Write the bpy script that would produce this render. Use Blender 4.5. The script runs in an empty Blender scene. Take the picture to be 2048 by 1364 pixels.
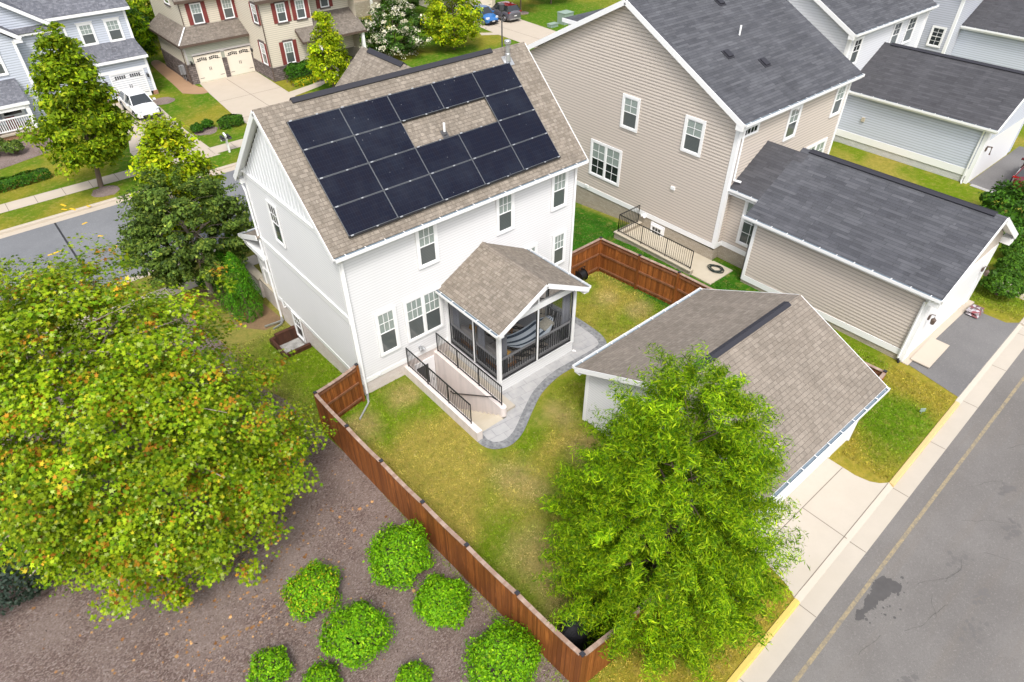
import bpy, math, random
import numpy as np
from mathutils import Vector, Matrix
R_ = math.radians
random.seed(7); NR = np.random.default_rng(7)
SC = bpy.context.scene
COL = SC.collection
# ---------------------------------------------------------------- camera
cam = bpy.data.cameras.new('camera'); camo = bpy.data.objects.new('camera', cam); COL.objects.link(camo)
cam.sensor_width = 36.0; cam.lens = 1312.3/2048*36; cam.clip_end = 600; cam.clip_start = .1
yaw, pit, rol = 0.70325, 0.69156, -0.00447
fw = Vector((math.sin(yaw)*math.cos(pit), math.cos(yaw)*math.cos(pit), -math.sin(pit)))
rt = Vector((math.cos(yaw), -math.sin(yaw), 0)); up = rt.cross(fw)
r2 = rt*math.cos(rol)+up*math.sin(rol); u2 = -rt*math.sin(rol)+up*math.cos(rol)
M4 = Matrix((( r2.x, u2.x, -fw.x, -7.48), (r2.y, u2.y, -fw.y, -17.64), (r2.z, u2.z, -fw.z, 17.86), (0, 0, 0, 1)))
camo.matrix_world = M4
SC.camera = camo
# ---------------------------------------------------------------- light
W = bpy.data.worlds.new('World'); SC.world = W; W.use_nodes = True
wn = W.node_tree; wn.nodes.clear()
SUN_EL, SUN_AZ = R_(56), R_(216)          # azimuth clockwise from +y : light from behind the camera's left
sky = wn.nodes.new('ShaderNodeTexSky'); sky.sky_type = 'NISHITA'; sky.sun_disc = False
sky.sun_elevation = SUN_EL; sky.sun_rotation = SUN_AZ; sky.dust_density = 4.0; sky.air_density = 1.0
hs = wn.nodes.new('ShaderNodeHueSaturation'); hs.inputs['Saturation'].default_value = .45
bg = wn.nodes.new('ShaderNodeBackground'); bg.inputs['Strength'].default_value = .15
wo = wn.nodes.new('ShaderNodeOutputWorld')
wn.links.new(sky.outputs[0], hs.inputs['Color']); wn.links.new(hs.outputs[0], bg.inputs[0]); wn.links.new(bg.outputs[0], wo.inputs[0])
sl = bpy.data.lights.new('sun', 'SUN'); sl.energy = 1.15; sl.angle = R_(12); sl.color = (1, .965, .91)
so = bpy.data.objects.new('sun', sl); COL.objects.link(so)
sd = Vector((math.sin(SUN_AZ)*math.cos(SUN_EL), math.cos(SUN_AZ)*math.cos(SUN_EL), math.sin(SUN_EL)))
so.rotation_euler = sd.to_track_quat('Z', 'Y').to_euler()
SC.view_settings.view_transform = 'Standard'; SC.view_settings.look = 'None'
SC.view_settings.exposure = 0.88; SC.view_settings.gamma = 1.0
try: SC.cycles.max_bounces = 6; SC.cycles.transparent_max_bounces = 12
except Exception: pass

# ---------------------------------------------------------------- materials
MATS = {}
class NT:
    def __init__(s, name):
        s.m = bpy.data.materials.new(name); s.m.use_nodes = True; s.t = s.m.node_tree; s.t.nodes.clear()
        s.out = s.t.nodes.new('ShaderNodeOutputMaterial'); s.b = s.n('ShaderNodeBsdfPrincipled')
        s.l(s.b.outputs[0], s.out.inputs[0])
    def n(s, typ, **kw):
        o = s.t.nodes.new(typ)
        for k, v in kw.items():
            if k in o.inputs: o.inputs[k].default_value = v
            else: setattr(o, k, v)
        return o
    def l(s, a, b): s.t.links.new(a, b)
    def obj(s): return s.n('ShaderNodeTexCoord').outputs['Object']
    def uv(s): return s.n('ShaderNodeTexCoord').outputs['UV']
    def geo(s): return s.n('ShaderNodeNewGeometry').outputs['Position']
    def noise(s, co, scale, det=4, rough=.6, dim='3D'):
        o = s.n('ShaderNodeTexNoise', Scale=scale, Detail=det, Roughness=rough); s.l(co, o.inputs['Vector']); return o.outputs[0]
    def ramp(s, fac, stops):
        o = s.n('ShaderNodeValToRGB'); e = o.color_ramp.elements
        while len(e) < len(stops): e.new(.5)
        for i, (p, c) in enumerate(stops):
            e[i].position = p; e[i].color = (*c, 1) if len(c) == 3 else c
        s.l(fac, o.inputs[0]); return o.outputs[0]
    def mix(s, fac, a, b, mode='MIX'):
        o = s.n('ShaderNodeMix', data_type='RGBA', blend_type=mode)
        for sk, v in ((o.inputs[0], fac), (o.inputs[6], a), (o.inputs[7], b)):
            if isinstance(v, (int, float)): sk.default_value = v
            elif isinstance(v, tuple): sk.default_value = (*v, 1)
            else: s.l(v, sk)
        return o.outputs[2]
    def math(s, op, a, b=0.0):
        o = s.n('ShaderNodeMath', operation=op)
        for sk, v in ((o.inputs[0], a), (o.inputs[1], b)):
            if isinstance(v, (int, float)): sk.default_value = v
            else: s.l(v, sk)
        return o.outputs[0]
    def mapv(s, co, scale=(1, 1, 1), rot=(0, 0, 0), loc=(0, 0, 0)):
        o = s.n('ShaderNodeMapping'); o.inputs['Scale'].default_value = scale; o.inputs['Rotation'].default_value = rot
        o.inputs['Location'].default_value = loc; s.l(co, o.inputs[0]); return o.outputs[0]
    def bump(s, h, strength=.4, dist=.01):
        o = s.n('ShaderNodeBump', Strength=strength, Distance=dist); s.l(h, o.inputs['Height']); s.l(o.outputs[0], s.b.inputs['Normal'])
    def base(s, c, rough=.7, spec=.3, metal=0):
        if isinstance(c, tuple): s.b.inputs['Base Color'].default_value = (*c, 1)
        else: s.l(c, s.b.inputs['Base Color'])
        s.b.inputs['Roughness'].default_value = rough; s.b.inputs['Specular IOR Level'].default_value = spec; s.b.inputs['Metallic'].default_value = metal

def plain(name, c, rough=.6, spec=.3, metal=0, var=.12, sc=6.0):
    t = NT(name)
    n = t.noise(t.geo(), sc, 5)
    n2 = t.noise(t.geo(), sc*.12, 3)
    k = t.math('ADD', t.math('MULTIPLY', n, var), t.math('MULTIPLY', n2, var))
    col = t.mix(k, tuple(x*(1+var*.6) for x in c), tuple(x*(1-var*2.2) for x in c))
    t.base(col, rough, spec, metal); return t.m

def shingle(name, ca, cb, cm, bw=.30, rh=.143, tab=.5):
    t = NT(name); uv = t.uv()
    b = t.n('ShaderNodeTexBrick', Scale=1.0); b.offset = .37; b.offset_frequency = 3; b.squash = 1.6; b.squash_frequency = 2
    t.l(uv, b.inputs['Vector'])
    b.inputs['Color1'].default_value = (*ca, 1); b.inputs['Color2'].default_value = (*cb, 1); b.inputs['Mortar'].default_value = (*cm, 1)  # dark mortar between tabs also paints the shadow line of the shingle edges
    b.inputs['Mortar Size'].default_value = .009; b.inputs['Mortar Smooth'].default_value = .5; b.inputs['Bias'].default_value = 0.0
    b.inputs['Brick Width'].default_value = bw; b.inputs['Row Height'].default_value = rh
    b2 = t.n('ShaderNodeTexBrick', Scale=1.0); b2.offset = .61; b2.offset_frequency = 2; b2.squash = .6; b2.squash_frequency = 3; t.l(t.mapv(uv, loc=(.11, 0, 0)), b2.inputs['Vector'])
    for k_, v_ in (('Color1', (0, 0, 0, 1)), ('Color2', (1, 1, 1, 1)), ('Mortar', (0, 0, 0, 1))): b2.inputs[k_].default_value = v_
    b2.inputs['Mortar Size'].default_value = 0.0; b2.inputs['Brick Width'].default_value = bw*.62; b2.inputs['Row Height'].default_value = rh
    g = t.noise(uv, 38, 3, .7); lg = t.noise(uv, .55, 4, .6); st = t.noise(t.mapv(uv, (1.3, .12, 1)), 1.0, 4)
    c = t.mix(t.ramp(b2.outputs[0], [(.35, (0, 0, 0)), (.8, (tab, tab, tab))]), b.outputs[0], tuple(x*.42 for x in ca))
    c = t.mix(.30, c, t.ramp(g, [(.3, tuple(x*.45 for x in ca)), (.7, tuple(x*1.7 for x in cb))]))
    c = t.mix(t.ramp(lg, [(.35, (0, 0, 0)), (.75, (.4, .4, .4))]), c, t.mix(.45, c, (.0, .0, .0)))
    c = t.mix(t.ramp(st, [(.5, (0, 0, 0)), (.8, (.22, .22, .22))]), c, tuple(min(1, x*1.4) for x in cb))
    t.base(c, .9, .15); t.bump(t.math('ADD', t.math('MULTIPLY', b.outputs['Fac'], -1.0), t.math('MULTIPLY', g, .5)), .7, .012)
    return t.m

def brickm(name, c1, c2, cm, bw=.21, rh=.075, ms=.008):
    t = NT(name); uv = t.uv()
    b = t.n('ShaderNodeTexBrick', Scale=1.0); t.l(uv, b.inputs['Vector'])
    b.inputs['Color1'].default_value = (*c1, 1); b.inputs['Color2'].default_value = (*c2, 1); b.inputs['Mortar'].default_value = (*cm, 1)
    b.inputs['Mortar Size'].default_value = ms; b.inputs['Brick Width'].default_value = bw; b.inputs['Row Height'].default_value = rh
    n = t.noise(uv, 2.0, 5); c = t.mix(t.math('MULTIPLY', n, .35), b.outputs[0], tuple(x*.5 for x in c1))
    t.base(c, .9, .15); t.bump(t.math('MULTIPLY', b.outputs['Fac'], -1.0), .8, .01); return t.m

def leafm(name, trans=.3, rough=.5):
    t = NT(name); a = t.n('ShaderNodeAttribute', attribute_name='Col')
    t.base(a.outputs[0], rough, .10)
    tr = t.n('ShaderNodeBsdfTranslucent'); t.l(t.mix(.35, a.outputs[0], (.35, .5, .01)), tr.inputs[0])
    mx = t.n('ShaderNodeMixShader'); mx.inputs[0].default_value = trans
    t.l(t.b.outputs[0], mx.inputs[1]); t.l(tr.outputs[0], mx.inputs[2]); t.l(mx.outputs[0], t.out.inputs[0]); return t.m

def attrm(name, rough=.8):
    t = NT(name); a = t.n('ShaderNodeAttribute', attribute_name='Col'); t.base(a.outputs[0], rough, .2); return t.m

def vinyl(name, c, rough=.5, lap_shade=.62):
    """lap siding: v of the UV runs 0..1 over each board, the shadow under each lap is painted as a darker band at its foot"""
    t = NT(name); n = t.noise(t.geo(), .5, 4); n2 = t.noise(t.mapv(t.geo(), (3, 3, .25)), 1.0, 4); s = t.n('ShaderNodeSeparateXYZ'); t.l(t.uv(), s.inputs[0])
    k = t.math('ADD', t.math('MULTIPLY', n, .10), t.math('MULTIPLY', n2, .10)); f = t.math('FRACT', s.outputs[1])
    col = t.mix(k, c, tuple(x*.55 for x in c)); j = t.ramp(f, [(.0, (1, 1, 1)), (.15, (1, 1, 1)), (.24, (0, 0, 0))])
    t.base(t.mix(j, col, tuple(x*lap_shade for x in c)), rough, .3); return t.m

def panem(name, ca, cb, per=.05, ratio=.6):
    t = NT(name); uv = t.uv(); s = t.n('ShaderNodeSeparateXYZ'); t.l(uv, s.inputs[0])
    f = t.math('FRACT', t.math('DIVIDE', s.outputs[1], per))
    st = t.math('GREATER_THAN', f, ratio)
    n = t.noise(t.geo(), .9, 3)
    c = t.mix(st, ca, cb); c = t.mix(t.math('MULTIPLY', n, .45), c, tuple(x*.45 for x in ca))
    t.base(c, .06, .6); t.b.inputs['Coat Weight'].default_value = .4; t.b.inputs['Coat Roughness'].default_value = .02; return t.m

def wood(name, c1, c2, c3, scale=1.0):
    t = NT(name); uv = t.uv(); s = t.n('ShaderNodeSeparateXYZ'); t.l(uv, s.inputs[0])
    bd = t.math('FLOOR', t.math('DIVIDE', s.outputs[0], .14))
    wn_ = t.n('ShaderNodeTexWhiteNoise', noise_dimensions='1D'); t.l(bd, wn_.inputs['W'])
    gr = t.noise(t.mapv(uv, (45, 1.6, 1)), scale, 5, .65)
    pa = t.noise(t.mapv(uv, (3.0, .7, 1)), 1.0, 4)
    c = t.mix(t.ramp(gr, [(.3, (0, 0, 0)), (.75, (1, 1, 1))]), c1, c2)
    c = t.mix(t.math('MULTIPLY', wn_.outputs[0], .75), c, c3)
    c = t.mix(t.ramp(pa, [(.55, (0, 0, 0)), (.8, (.6, .6, .6))]), c, tuple(x*1.9 for x in c1))
    sp = t.noise(t.mapv(uv, (9, 2.5, 1)), 1.0, 2)
    c = t.mix(t.ramp(sp, [(.72, (0, 0, 0)), (.78, (.5, .5, .5))]), c, (.45, .2, .08))
    t.base(c, .55, .3); t.bump(gr, .2, .004); return t.m

def mk():
    M = MATS
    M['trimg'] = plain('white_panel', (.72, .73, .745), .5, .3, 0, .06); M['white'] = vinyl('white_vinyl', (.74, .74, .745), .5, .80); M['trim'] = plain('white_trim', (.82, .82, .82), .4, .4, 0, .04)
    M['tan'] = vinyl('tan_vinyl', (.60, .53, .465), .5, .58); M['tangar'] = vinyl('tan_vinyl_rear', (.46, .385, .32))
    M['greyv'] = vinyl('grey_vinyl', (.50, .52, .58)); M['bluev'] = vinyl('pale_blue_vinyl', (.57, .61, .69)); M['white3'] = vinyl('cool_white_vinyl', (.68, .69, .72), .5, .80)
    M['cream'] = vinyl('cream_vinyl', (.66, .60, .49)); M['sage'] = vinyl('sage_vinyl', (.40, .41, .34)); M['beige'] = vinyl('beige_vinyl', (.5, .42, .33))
    M['sh_brown'] = shingle('brown_shingle', (.20, .168, .135), (.305, .265, .22), (.10, .083, .068),   .21, .135, .55)
    M['sh_brown2'] = shingle('worn_brown_shingle', (.215, .182, .150), (.285, .247, .207), (.125, .105, .088), .27, .14, .34)
    M['sh_grey'] = shingle('charcoal_shingle', (.058, .060, .070), (.115, .118, .13), (.03, .03, .035), .9, .145, .35)
    M['sh_grey2'] = shingle('dark_charcoal_shingle', (.058, .058, .065), (.092, .092, .10), (.035, .035, .04), .9, .145, .3)
    M['sh_far'] = shingle('grey_blend_shingle', (.10, .105, .125), (.21, .215, .24), (.05, .05, .06), .25)
    M['sh_umber'] = shingle('umber_shingle', (.15, .13, .11), (.25, .215, .18), (.08, .07, .06), .25)
    M['vent'] = plain('ridge_vent_grey', (.034, .034, .042), .7, .2, 0, .1); M['black'] = plain('black_metal', (.012, .012, .013), .4, .4, 0, .1)
    M['darkgrey'] = plain('dark_grey', (.07, .07, .075), .6); M['grey'] = plain('mid_grey', (.25, .25, .26), .6); M['galv'] = plain('galvanised', (.45, .46, .47), .35, .5, .6, .15)
    M['gutter_in'] = plain('gutter_inside', (.25, .31, .36), .6, .3, 0, .2, 9)
    M['brick_white'] = brickm('whitewashed_brick', (.66, .575, .53), (.75, .68, .65), (.70, .66, .63))
    M['brick_tan'] = brickm('buff_brick', (.40, .345, .27), (.5, .44, .36), (.30, .27, .22))
    M['brick_white2'] = brickm('grey_white_brick', (.58, .58, .57), (.68, .68, .67), (.5, .5, .5)); M['brick_red'] = brickm('orange_brick', (.38, .165, .09), (.46, .22, .13), (.42, .36, .3))
    M['stone'] = brickm('grey_stone', (.13, .105, .10), (.26, .22, .205), (.10, .085, .08), .34, .16, .02)
    M['paver'] = brickm('tan_paver', (.36, .27, .17), (.44, .34, .23), (.25, .18, .11), .2, .1)
    M['blind'] = panem('window_blind_pane', (.36, .42, .39), (.25, .30, .275), .062); M['screen'] = panem('window_screen_pane', (.115, .13, .13), (.085, .10, .10), .062); M['glass'] = panem('dark_glass_pane', (.022, .028, .03), (.03, .036, .038), .4)
    M['wood'] = wood('stained_cedar', (.36, .125, .030), (.175, .052, .013), (.10, .030, .009)); M['woodrail'] = wood('fence_rail_wood', (.25, .115, .06), (.19, .08, .04), (.15, .06, .03)); M['woodcap'] = wood('weathered_cap_wood', (.40, .30, .245), (.30, .21, .165), (.23, .14, .10)); M['woodwell'] = wood('dark_timber', (.10, .04, .024), (.055, .022, .013), (.04, .02, .012))
    # stucco / parge
    t = NT('parged_wall'); g = t.geo(); n = t.noise(t.mapv(g, (2.5, 2.5, .35)), 1.3, 5); n2 = t.noise(g, 7, 4)
    c = t.mix(t.ramp(n, [(.42, (0, 0, 0)), (.75, (.6, .6, .6))]), (.74, .665, .63), (.5, .47, .45)); c = t.mix(t.math('MULTIPLY', n2, .2), c, (.55, .5, .46)); t.base(c, .85, .15); t.bump(n2, .3, .01); M['parge'] = t.m
    def conc(name, a, b, sc=1.2, st=(.45, .4, .32)):
        t = NT(name); g = t.geo(); n = t.noise(g, sc, 6, .7); n2 = t.noise(g, 42, 3); n3 = t.noise(g, .35, 3)
        c = t.mix(n, a, b); c = t.mix(t.ramp(n3, [(.45, (0, 0, 0)), (.75, (.45, .45, .45))]), c, st); c = t.mix(t.math('MULTIPLY', n2, .22), c, tuple(x*.55 for x in a)); t.base(c, .85, .2); t.bump(n2, .2, .005); return t.m
    M['conc'] = conc('pale_concrete', (.52, .47, .40), (.43, .385, .325)); M['conc2'] = conc('street_concrete', (.52, .45, .37), (.43, .37, .295)); M['step'] = conc('buff_step', (.56, .5, .40), (.44, .39, .3), 2.0, (.36, .3, .2))
    M['brownwalk'] = conc('stained_walk', (.40, .255, .155), (.32, .2, .12), 2.0, (.3, .18, .1)); M['seam'] = plain('joint_dark', (.17, .145, .12), .9)
    # stamped patio
    t = NT('stamped_patio'); uv = t.geo(); b = t.n('ShaderNodeTexBrick', Scale=1.0); t.l(t.mapv(uv, rot=(0, 0, .12)), b.inputs['Vector']); b.inputs['Brick Width'].default_value = .62; b.inputs['Row Height'].default_value = .42
    b.inputs['Mortar Size'].default_value = .012; b.inputs['Color1'].default_value = (.31, .31, .315, 1); b.inputs['Color2'].default_value = (.37, .37, .372, 1); b.inputs['Mortar'].default_value = (.24, .24, .245, 1)
    n = t.noise(uv, 3, 6); c = t.mix(t.ramp(n, [(.35, (0, 0, 0)), (.7, (.7, .7, .7))]), b.outputs[0], (.45, .44, .43)); t.base(c, .7, .25); t.bump(n, .2, .01); M['patio'] = t.m
    t = NT('patio_border_dark'); uv = t.geo(); v = t.n('ShaderNodeTexVoronoi', Scale=9.0); t.l(uv, v.inputs['Vector']); n = t.noise(uv, 6, 5)
    c = t.mix(v.outputs['Distance'], (.11, .115, .125), (.24, .245, .25)); c = t.mix(t.ramp(n, [(.45, (0, 0, 0)), (.75, (.6, .6, .6))]), c, (.36, .36, .36)); t.base(c, .7); M['border'] = t.m
    # asphalt
    def asph(name, a, b, streak=True):
        t = NT(name); g = t.geo(); n = t.noise(g, 60, 3, .8); n1 = t.noise(g, 14, 3, .8); n2 = t.noise(g, .25, 5, .65); n3 = t.noise(t.mapv(g, (.15, 1.6, 1), (0, 0, -.03)), 1.0, 4)
        c = t.mix(t.ramp(n2, [(.35, (0, 0, 0)), (.68, (1, 1, 1))]), a, b)
        if streak: c = t.mix(t.ramp(n3, [(.5, (0, 0, 0)), (.75, (.35, .35, .35))]), c, (.17, .145, .12))
        c = t.mix(t.ramp(n, [(.32, (.55, .55, .55)), (.5, (0, 0, 0))]), c, tuple(x*.45 for x in a)); c = t.mix(t.ramp(n1, [(.55, (0, 0, 0)), (.8, (.5, .5, .5))]), c, tuple(x*1.7 for x in b))
        t.base(c, .9, .2); t.bump(n, .5, .008); return t.m
    M['asph'] = asph('alley_asphalt', (.150, .140, .132), (.198, .187, .177)); M['asph2'] = asph('driveway_asphalt', (.14, .136, .136), (.18, .175, .173), False); M['asph3'] = asph('street_asphalt', (.16, .165, .175), (.205, .21, .22), False)
    # lawn : vertex attribute Col carries lush / dry grass colour
    t = NT('lawn_grass'); g = t.geo(); a = t.n('ShaderNodeAttribute', attribute_name='Col'); n = t.noise(g, 26, 4, .8); n2 = t.noise(g, 2.6, 5, .7); n3 = t.noise(g, 7, 4, .7)
    n4 = t.noise(g, 4.2, 5, .75); n5 = t.noise(t.mapv(g, loc=(7, 3, 0)), 3.1, 5, .75)
    c = t.mix(t.ramp(n4, [(.42, (0, 0, 0)), (.62, (.75, .75, .75))]), a.outputs[0], t.mix(.5, a.outputs[0], (.06, .12, .006)))
    c = t.mix(t.ramp(n5, [(.50, (0, 0, 0)), (.66, (.65, .65, .65))]), c, t.mix(.6, a.outputs[0], (.40, .29, .09)))
    c = t.mix(t.ramp(n3, [(.55, (0, 0, 0)), (.75, (.45, .45, .45))]), c, (.10, .15, .010)); c = t.mix(t.ramp(n2, [(.58, (0, 0, 0)), (.75, (.4, .4, .4))]), c, (.38, .28, .12))
    c = t.mix(t.ramp(n, [(.3, (.8, .8, .8)), (.5, (0, 0, 0))]), c, t.mix(.55, c, (.02, .03, .004))); t.base(c, .95, .05); t.bump(n, .9, .03); M['lawn'] = t.m
    # mulch
    t = NT('bark_mulch'); g = t.geo(); v = t.n('ShaderNodeTexVoronoi', Scale=22.0); t.l(t.mapv(g, (1, 1.9, 1), (0, 0, .6)), v.inputs['Vector']); n = t.noise(g, 40, 4, .8); n2 = t.noise(g, .5, 4); n3 = t.noise(g, 4, 4)
    c = t.ramp(v.outputs['Color'], [(.1, (.105, .072, .060)), (.55, (.20, .145, .128)), (.95, (.37, .31, .285))]); c = t.mix(t.ramp(n2, [(.38, (0, 0, 0)), (.66, (.7, .7, .7))]), c, (.30, .24, .215)); c = t.mix(t.ramp(n, [(.3, (.8, .8, .8)), (.55, (0, 0, 0))]), c, (.05, .034, .027)); c = t.mix(t.ramp(n3, [(.6, (0, 0, 0)), (.8, (.4, .4, .4))]), c, (.16, .10, .06)); t.base(c, .95, .1); t.bump(n, 1.0, .03); M['mulch'] = t.m
    M['yellow'] = plain('yellow_kerb_paint', (.58, .44, .12), .75, .2, 0, .25, 5); M['yfade'] = plain('faded_yellow_kerb_paint', (.55, .41, .19), .8, .2, 0, .2, 5)
    t = NT('worn_yellow_line'); n = t.noise(t.geo(), 9, 5, .8); t.base(t.mix(t.ramp(n, [(.35, (0, 0, 0)), (.7, (1, 1, 1))]), (.165, .15, .13), (.36, .285, .16)), .9); M['yline'] = t.m
    t = NT('damp_patch'); n = t.noise(t.geo(), 5, 5); t.base(t.mix(n, (.062, .058, .057), (.10, .095, .092)), .6); M['damp'] = t.m
    M['soil'] = plain('dry_needle_soil', (.30, .20, .115), .95, .1, 0, .45, 12); M['crack'] = plain('crack_line', (.085, .08, .076), .9); M['oil'] = plain('oil_marks', (.125, .117, .112), .7); M['tar'] = plain('tar_seam', (.03, .03, .033), .8); M['paintyel'] = plain('utility_paint', (.7, .42, .02), .8)
    # solar
    t = NT('solar_glass'); uv = t.uv(); b = t.n('ShaderNodeTexBrick', Scale=1.0); b.offset = 0.0; t.l(uv, b.inputs['Vector']); b.inputs['Brick Width'].default_value = .094; b.inputs['Row Height'].default_value = .174; b.inputs['Mortar Size'].default_value = .004
    b.inputs['Color1'].default_value = (.0030, .0055, .016, 1); b.inputs['Color2'].default_value = (.0055, .006, .014, 1); b.inputs['Mortar'].default_value = (.020, .023, .036, 1); n = t.noise(t.geo(), .9, 4); c = t.mix(t.math('MULTIPLY', n, .5), b.outputs[0], (.009, .008, .016)); du = t.noise(t.geo(), .7, 5, .7); c = t.mix(t.ramp(du, [(.45, (0, 0, 0)), (.75, (.16, .16, .16))]), c, (.06, .075, .10)); sp = t.n('ShaderNodeTexVoronoi', Scale=3.2); t.l(t.geo(), sp.inputs['Vector']); c = t.mix(t.ramp(sp.outputs['Distance'], [(.03, (.5, .5, .5)), (.05, (0, 0, 0))]), c, (.4, .4, .42)); t.base(c, .10, .22); M['solar'] = t.m
    M['alu'] = plain('panel_aluminium', (.15, .16, .17), .4, .4, .3)
    M['bark'] = plain('tree_bark', (.16, .12, .09), .9, .1, 0, .3, 8); M['bark2'] = plain('pale_bark', (.30, .25, .20), .9, .1, 0, .25, 8)
    M['leaf'] = leafm('leaf', .28); M['leaf_dense'] = leafm('shrub_leaf', .15); M['attr'] = attrm('litter')
    # porch mesh (insect screen): real see-through mesh, most of the light passes
    t = NT('porch_screen'); t.base((.05, .052, .055), .6, .2); tp = t.n('ShaderNodeBsdfTransparent'); mx = t.n('ShaderNodeMixShader'); mx.inputs[0].default_value = .34; t.l(tp.outputs[0], mx.inputs[1]); t.l(t.b.outputs[0], mx.inputs[2]); t.l(mx.outputs[0], t.out.inputs[0]); M['mesh'] = t.m
    M['curtain'] = plain('grey_curtain', (.30, .31, .35), .9); M['sofa'] = plain('grey_cushion_fabric', (.42, .40, .39), .95); M['mustard'] = plain('mustard_fabric', (.52, .29, .05), .9); M['teak'] = plain('teak', (.35, .17, .07), .6)
    t = NT('rug_pattern'); ck = t.n('ShaderNodeTexMagic', Scale=2.3, Distortion=1.4); ck.turbulence_depth = 2; t.l(t.geo(), ck.inputs['Vector']); t.base(t.ramp(ck.outputs[1], [(.48, (.035, .025, .022)), (.52, (.42, .36, .31))]), .95); M['rug'] = t.m
    t = NT('striped_canvas'); s = t.n('ShaderNodeSeparateXYZ'); t.l(t.uv(), s.inputs[0]); t.base(t.mix(t.math('GREATER_THAN', t.math('FRACT', t.math('MULTIPLY', s.outputs[1], 3.2)), .62), (.55, .62, .70), (.035, .06, .10)), .9); M['stripe'] = t.m
    M['cream_cush'] = plain('patterned_pillow', (.6, .57, .48), .9, .2, 0, .5, 14)
    M['redshut'] = plain('red_shutter', (.20, .045, .04), .6); M['doorw'] = plain('white_door', (.78, .78, .79), .4, .4, 0, .04); M['doorc'] = plain('cream_door', (.72, .66, .56), .5); M['brownm'] = plain('brown_metal', (.10, .07, .055), .5)
    def paint(n, c, r=.18): t = NT(n); t.base(c, r, .5); t.b.inputs['Coat Weight'].default_value = .8; t.b.inputs['Coat Roughness'].default_value = .04; return t.m
    M['car_white'] = paint('white_car_paint', (.78, .78, .79)); M['car_blue'] = paint('blue_car_paint', (.025, .13, .36)); M['car_grey'] = paint('grey_car_paint', (.10, .095, .11)); M['car_red'] = paint('maroon_car_paint', (.12, .008, .014)); M['car_roofred'] = paint('red_roof_paint', (.20, .01, .016))
    M['carglass'] = paint('car_glass', (.02, .025, .028), .04); M['tyre'] = plain('tyre_rubber', (.015, .015, .015), .9); M['rim'] = plain('alloy_rim', (.4, .4, .42), .3, .5, .7); M['lens'] = paint('lamp_lens', (.55, .57, .6), .1); M['tail'] = paint('tail_lens', (.35, .01, .01), .15); M['plate'] = plain('number_plate', (.7, .7, .68), .5)
    M['boxgreen'] = plain('utility_green', (.24, .31, .26), .6); M['cover'] = plain('black_cover_fabric', (.012, .012, .016), .7, .3, 0, .3); M['ply'] = plain('weathered_plywood', (.46, .40, .33), .85, .1, 0, .15, 4)
    t = NT('printed_plastic_bag'); v = t.n('ShaderNodeTexVoronoi', Scale=7.0); t.l(t.geo(), v.inputs['Vector']); t.base(t.ramp(v.outputs['Color'], [(.25, (.22, .06, .07)), (.5, (.12, .09, .09)), (.75, (.45, .42, .45))]), .35); M['bag'] = t.m
    M['gravel'] = plain('white_gravel', (.66, .65, .62), .9, .1, 0, .6, 25); M['hose'] = plain('hose_rubber', (.02, .03, .025), .5); M['litter_w'] = plain('white_litter', (.8, .8, .8), .7); M['weather'] = plain('weathered_boards', (.30, .15, .055), .8, .1, 0, .4, 5)
mk()
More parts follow.
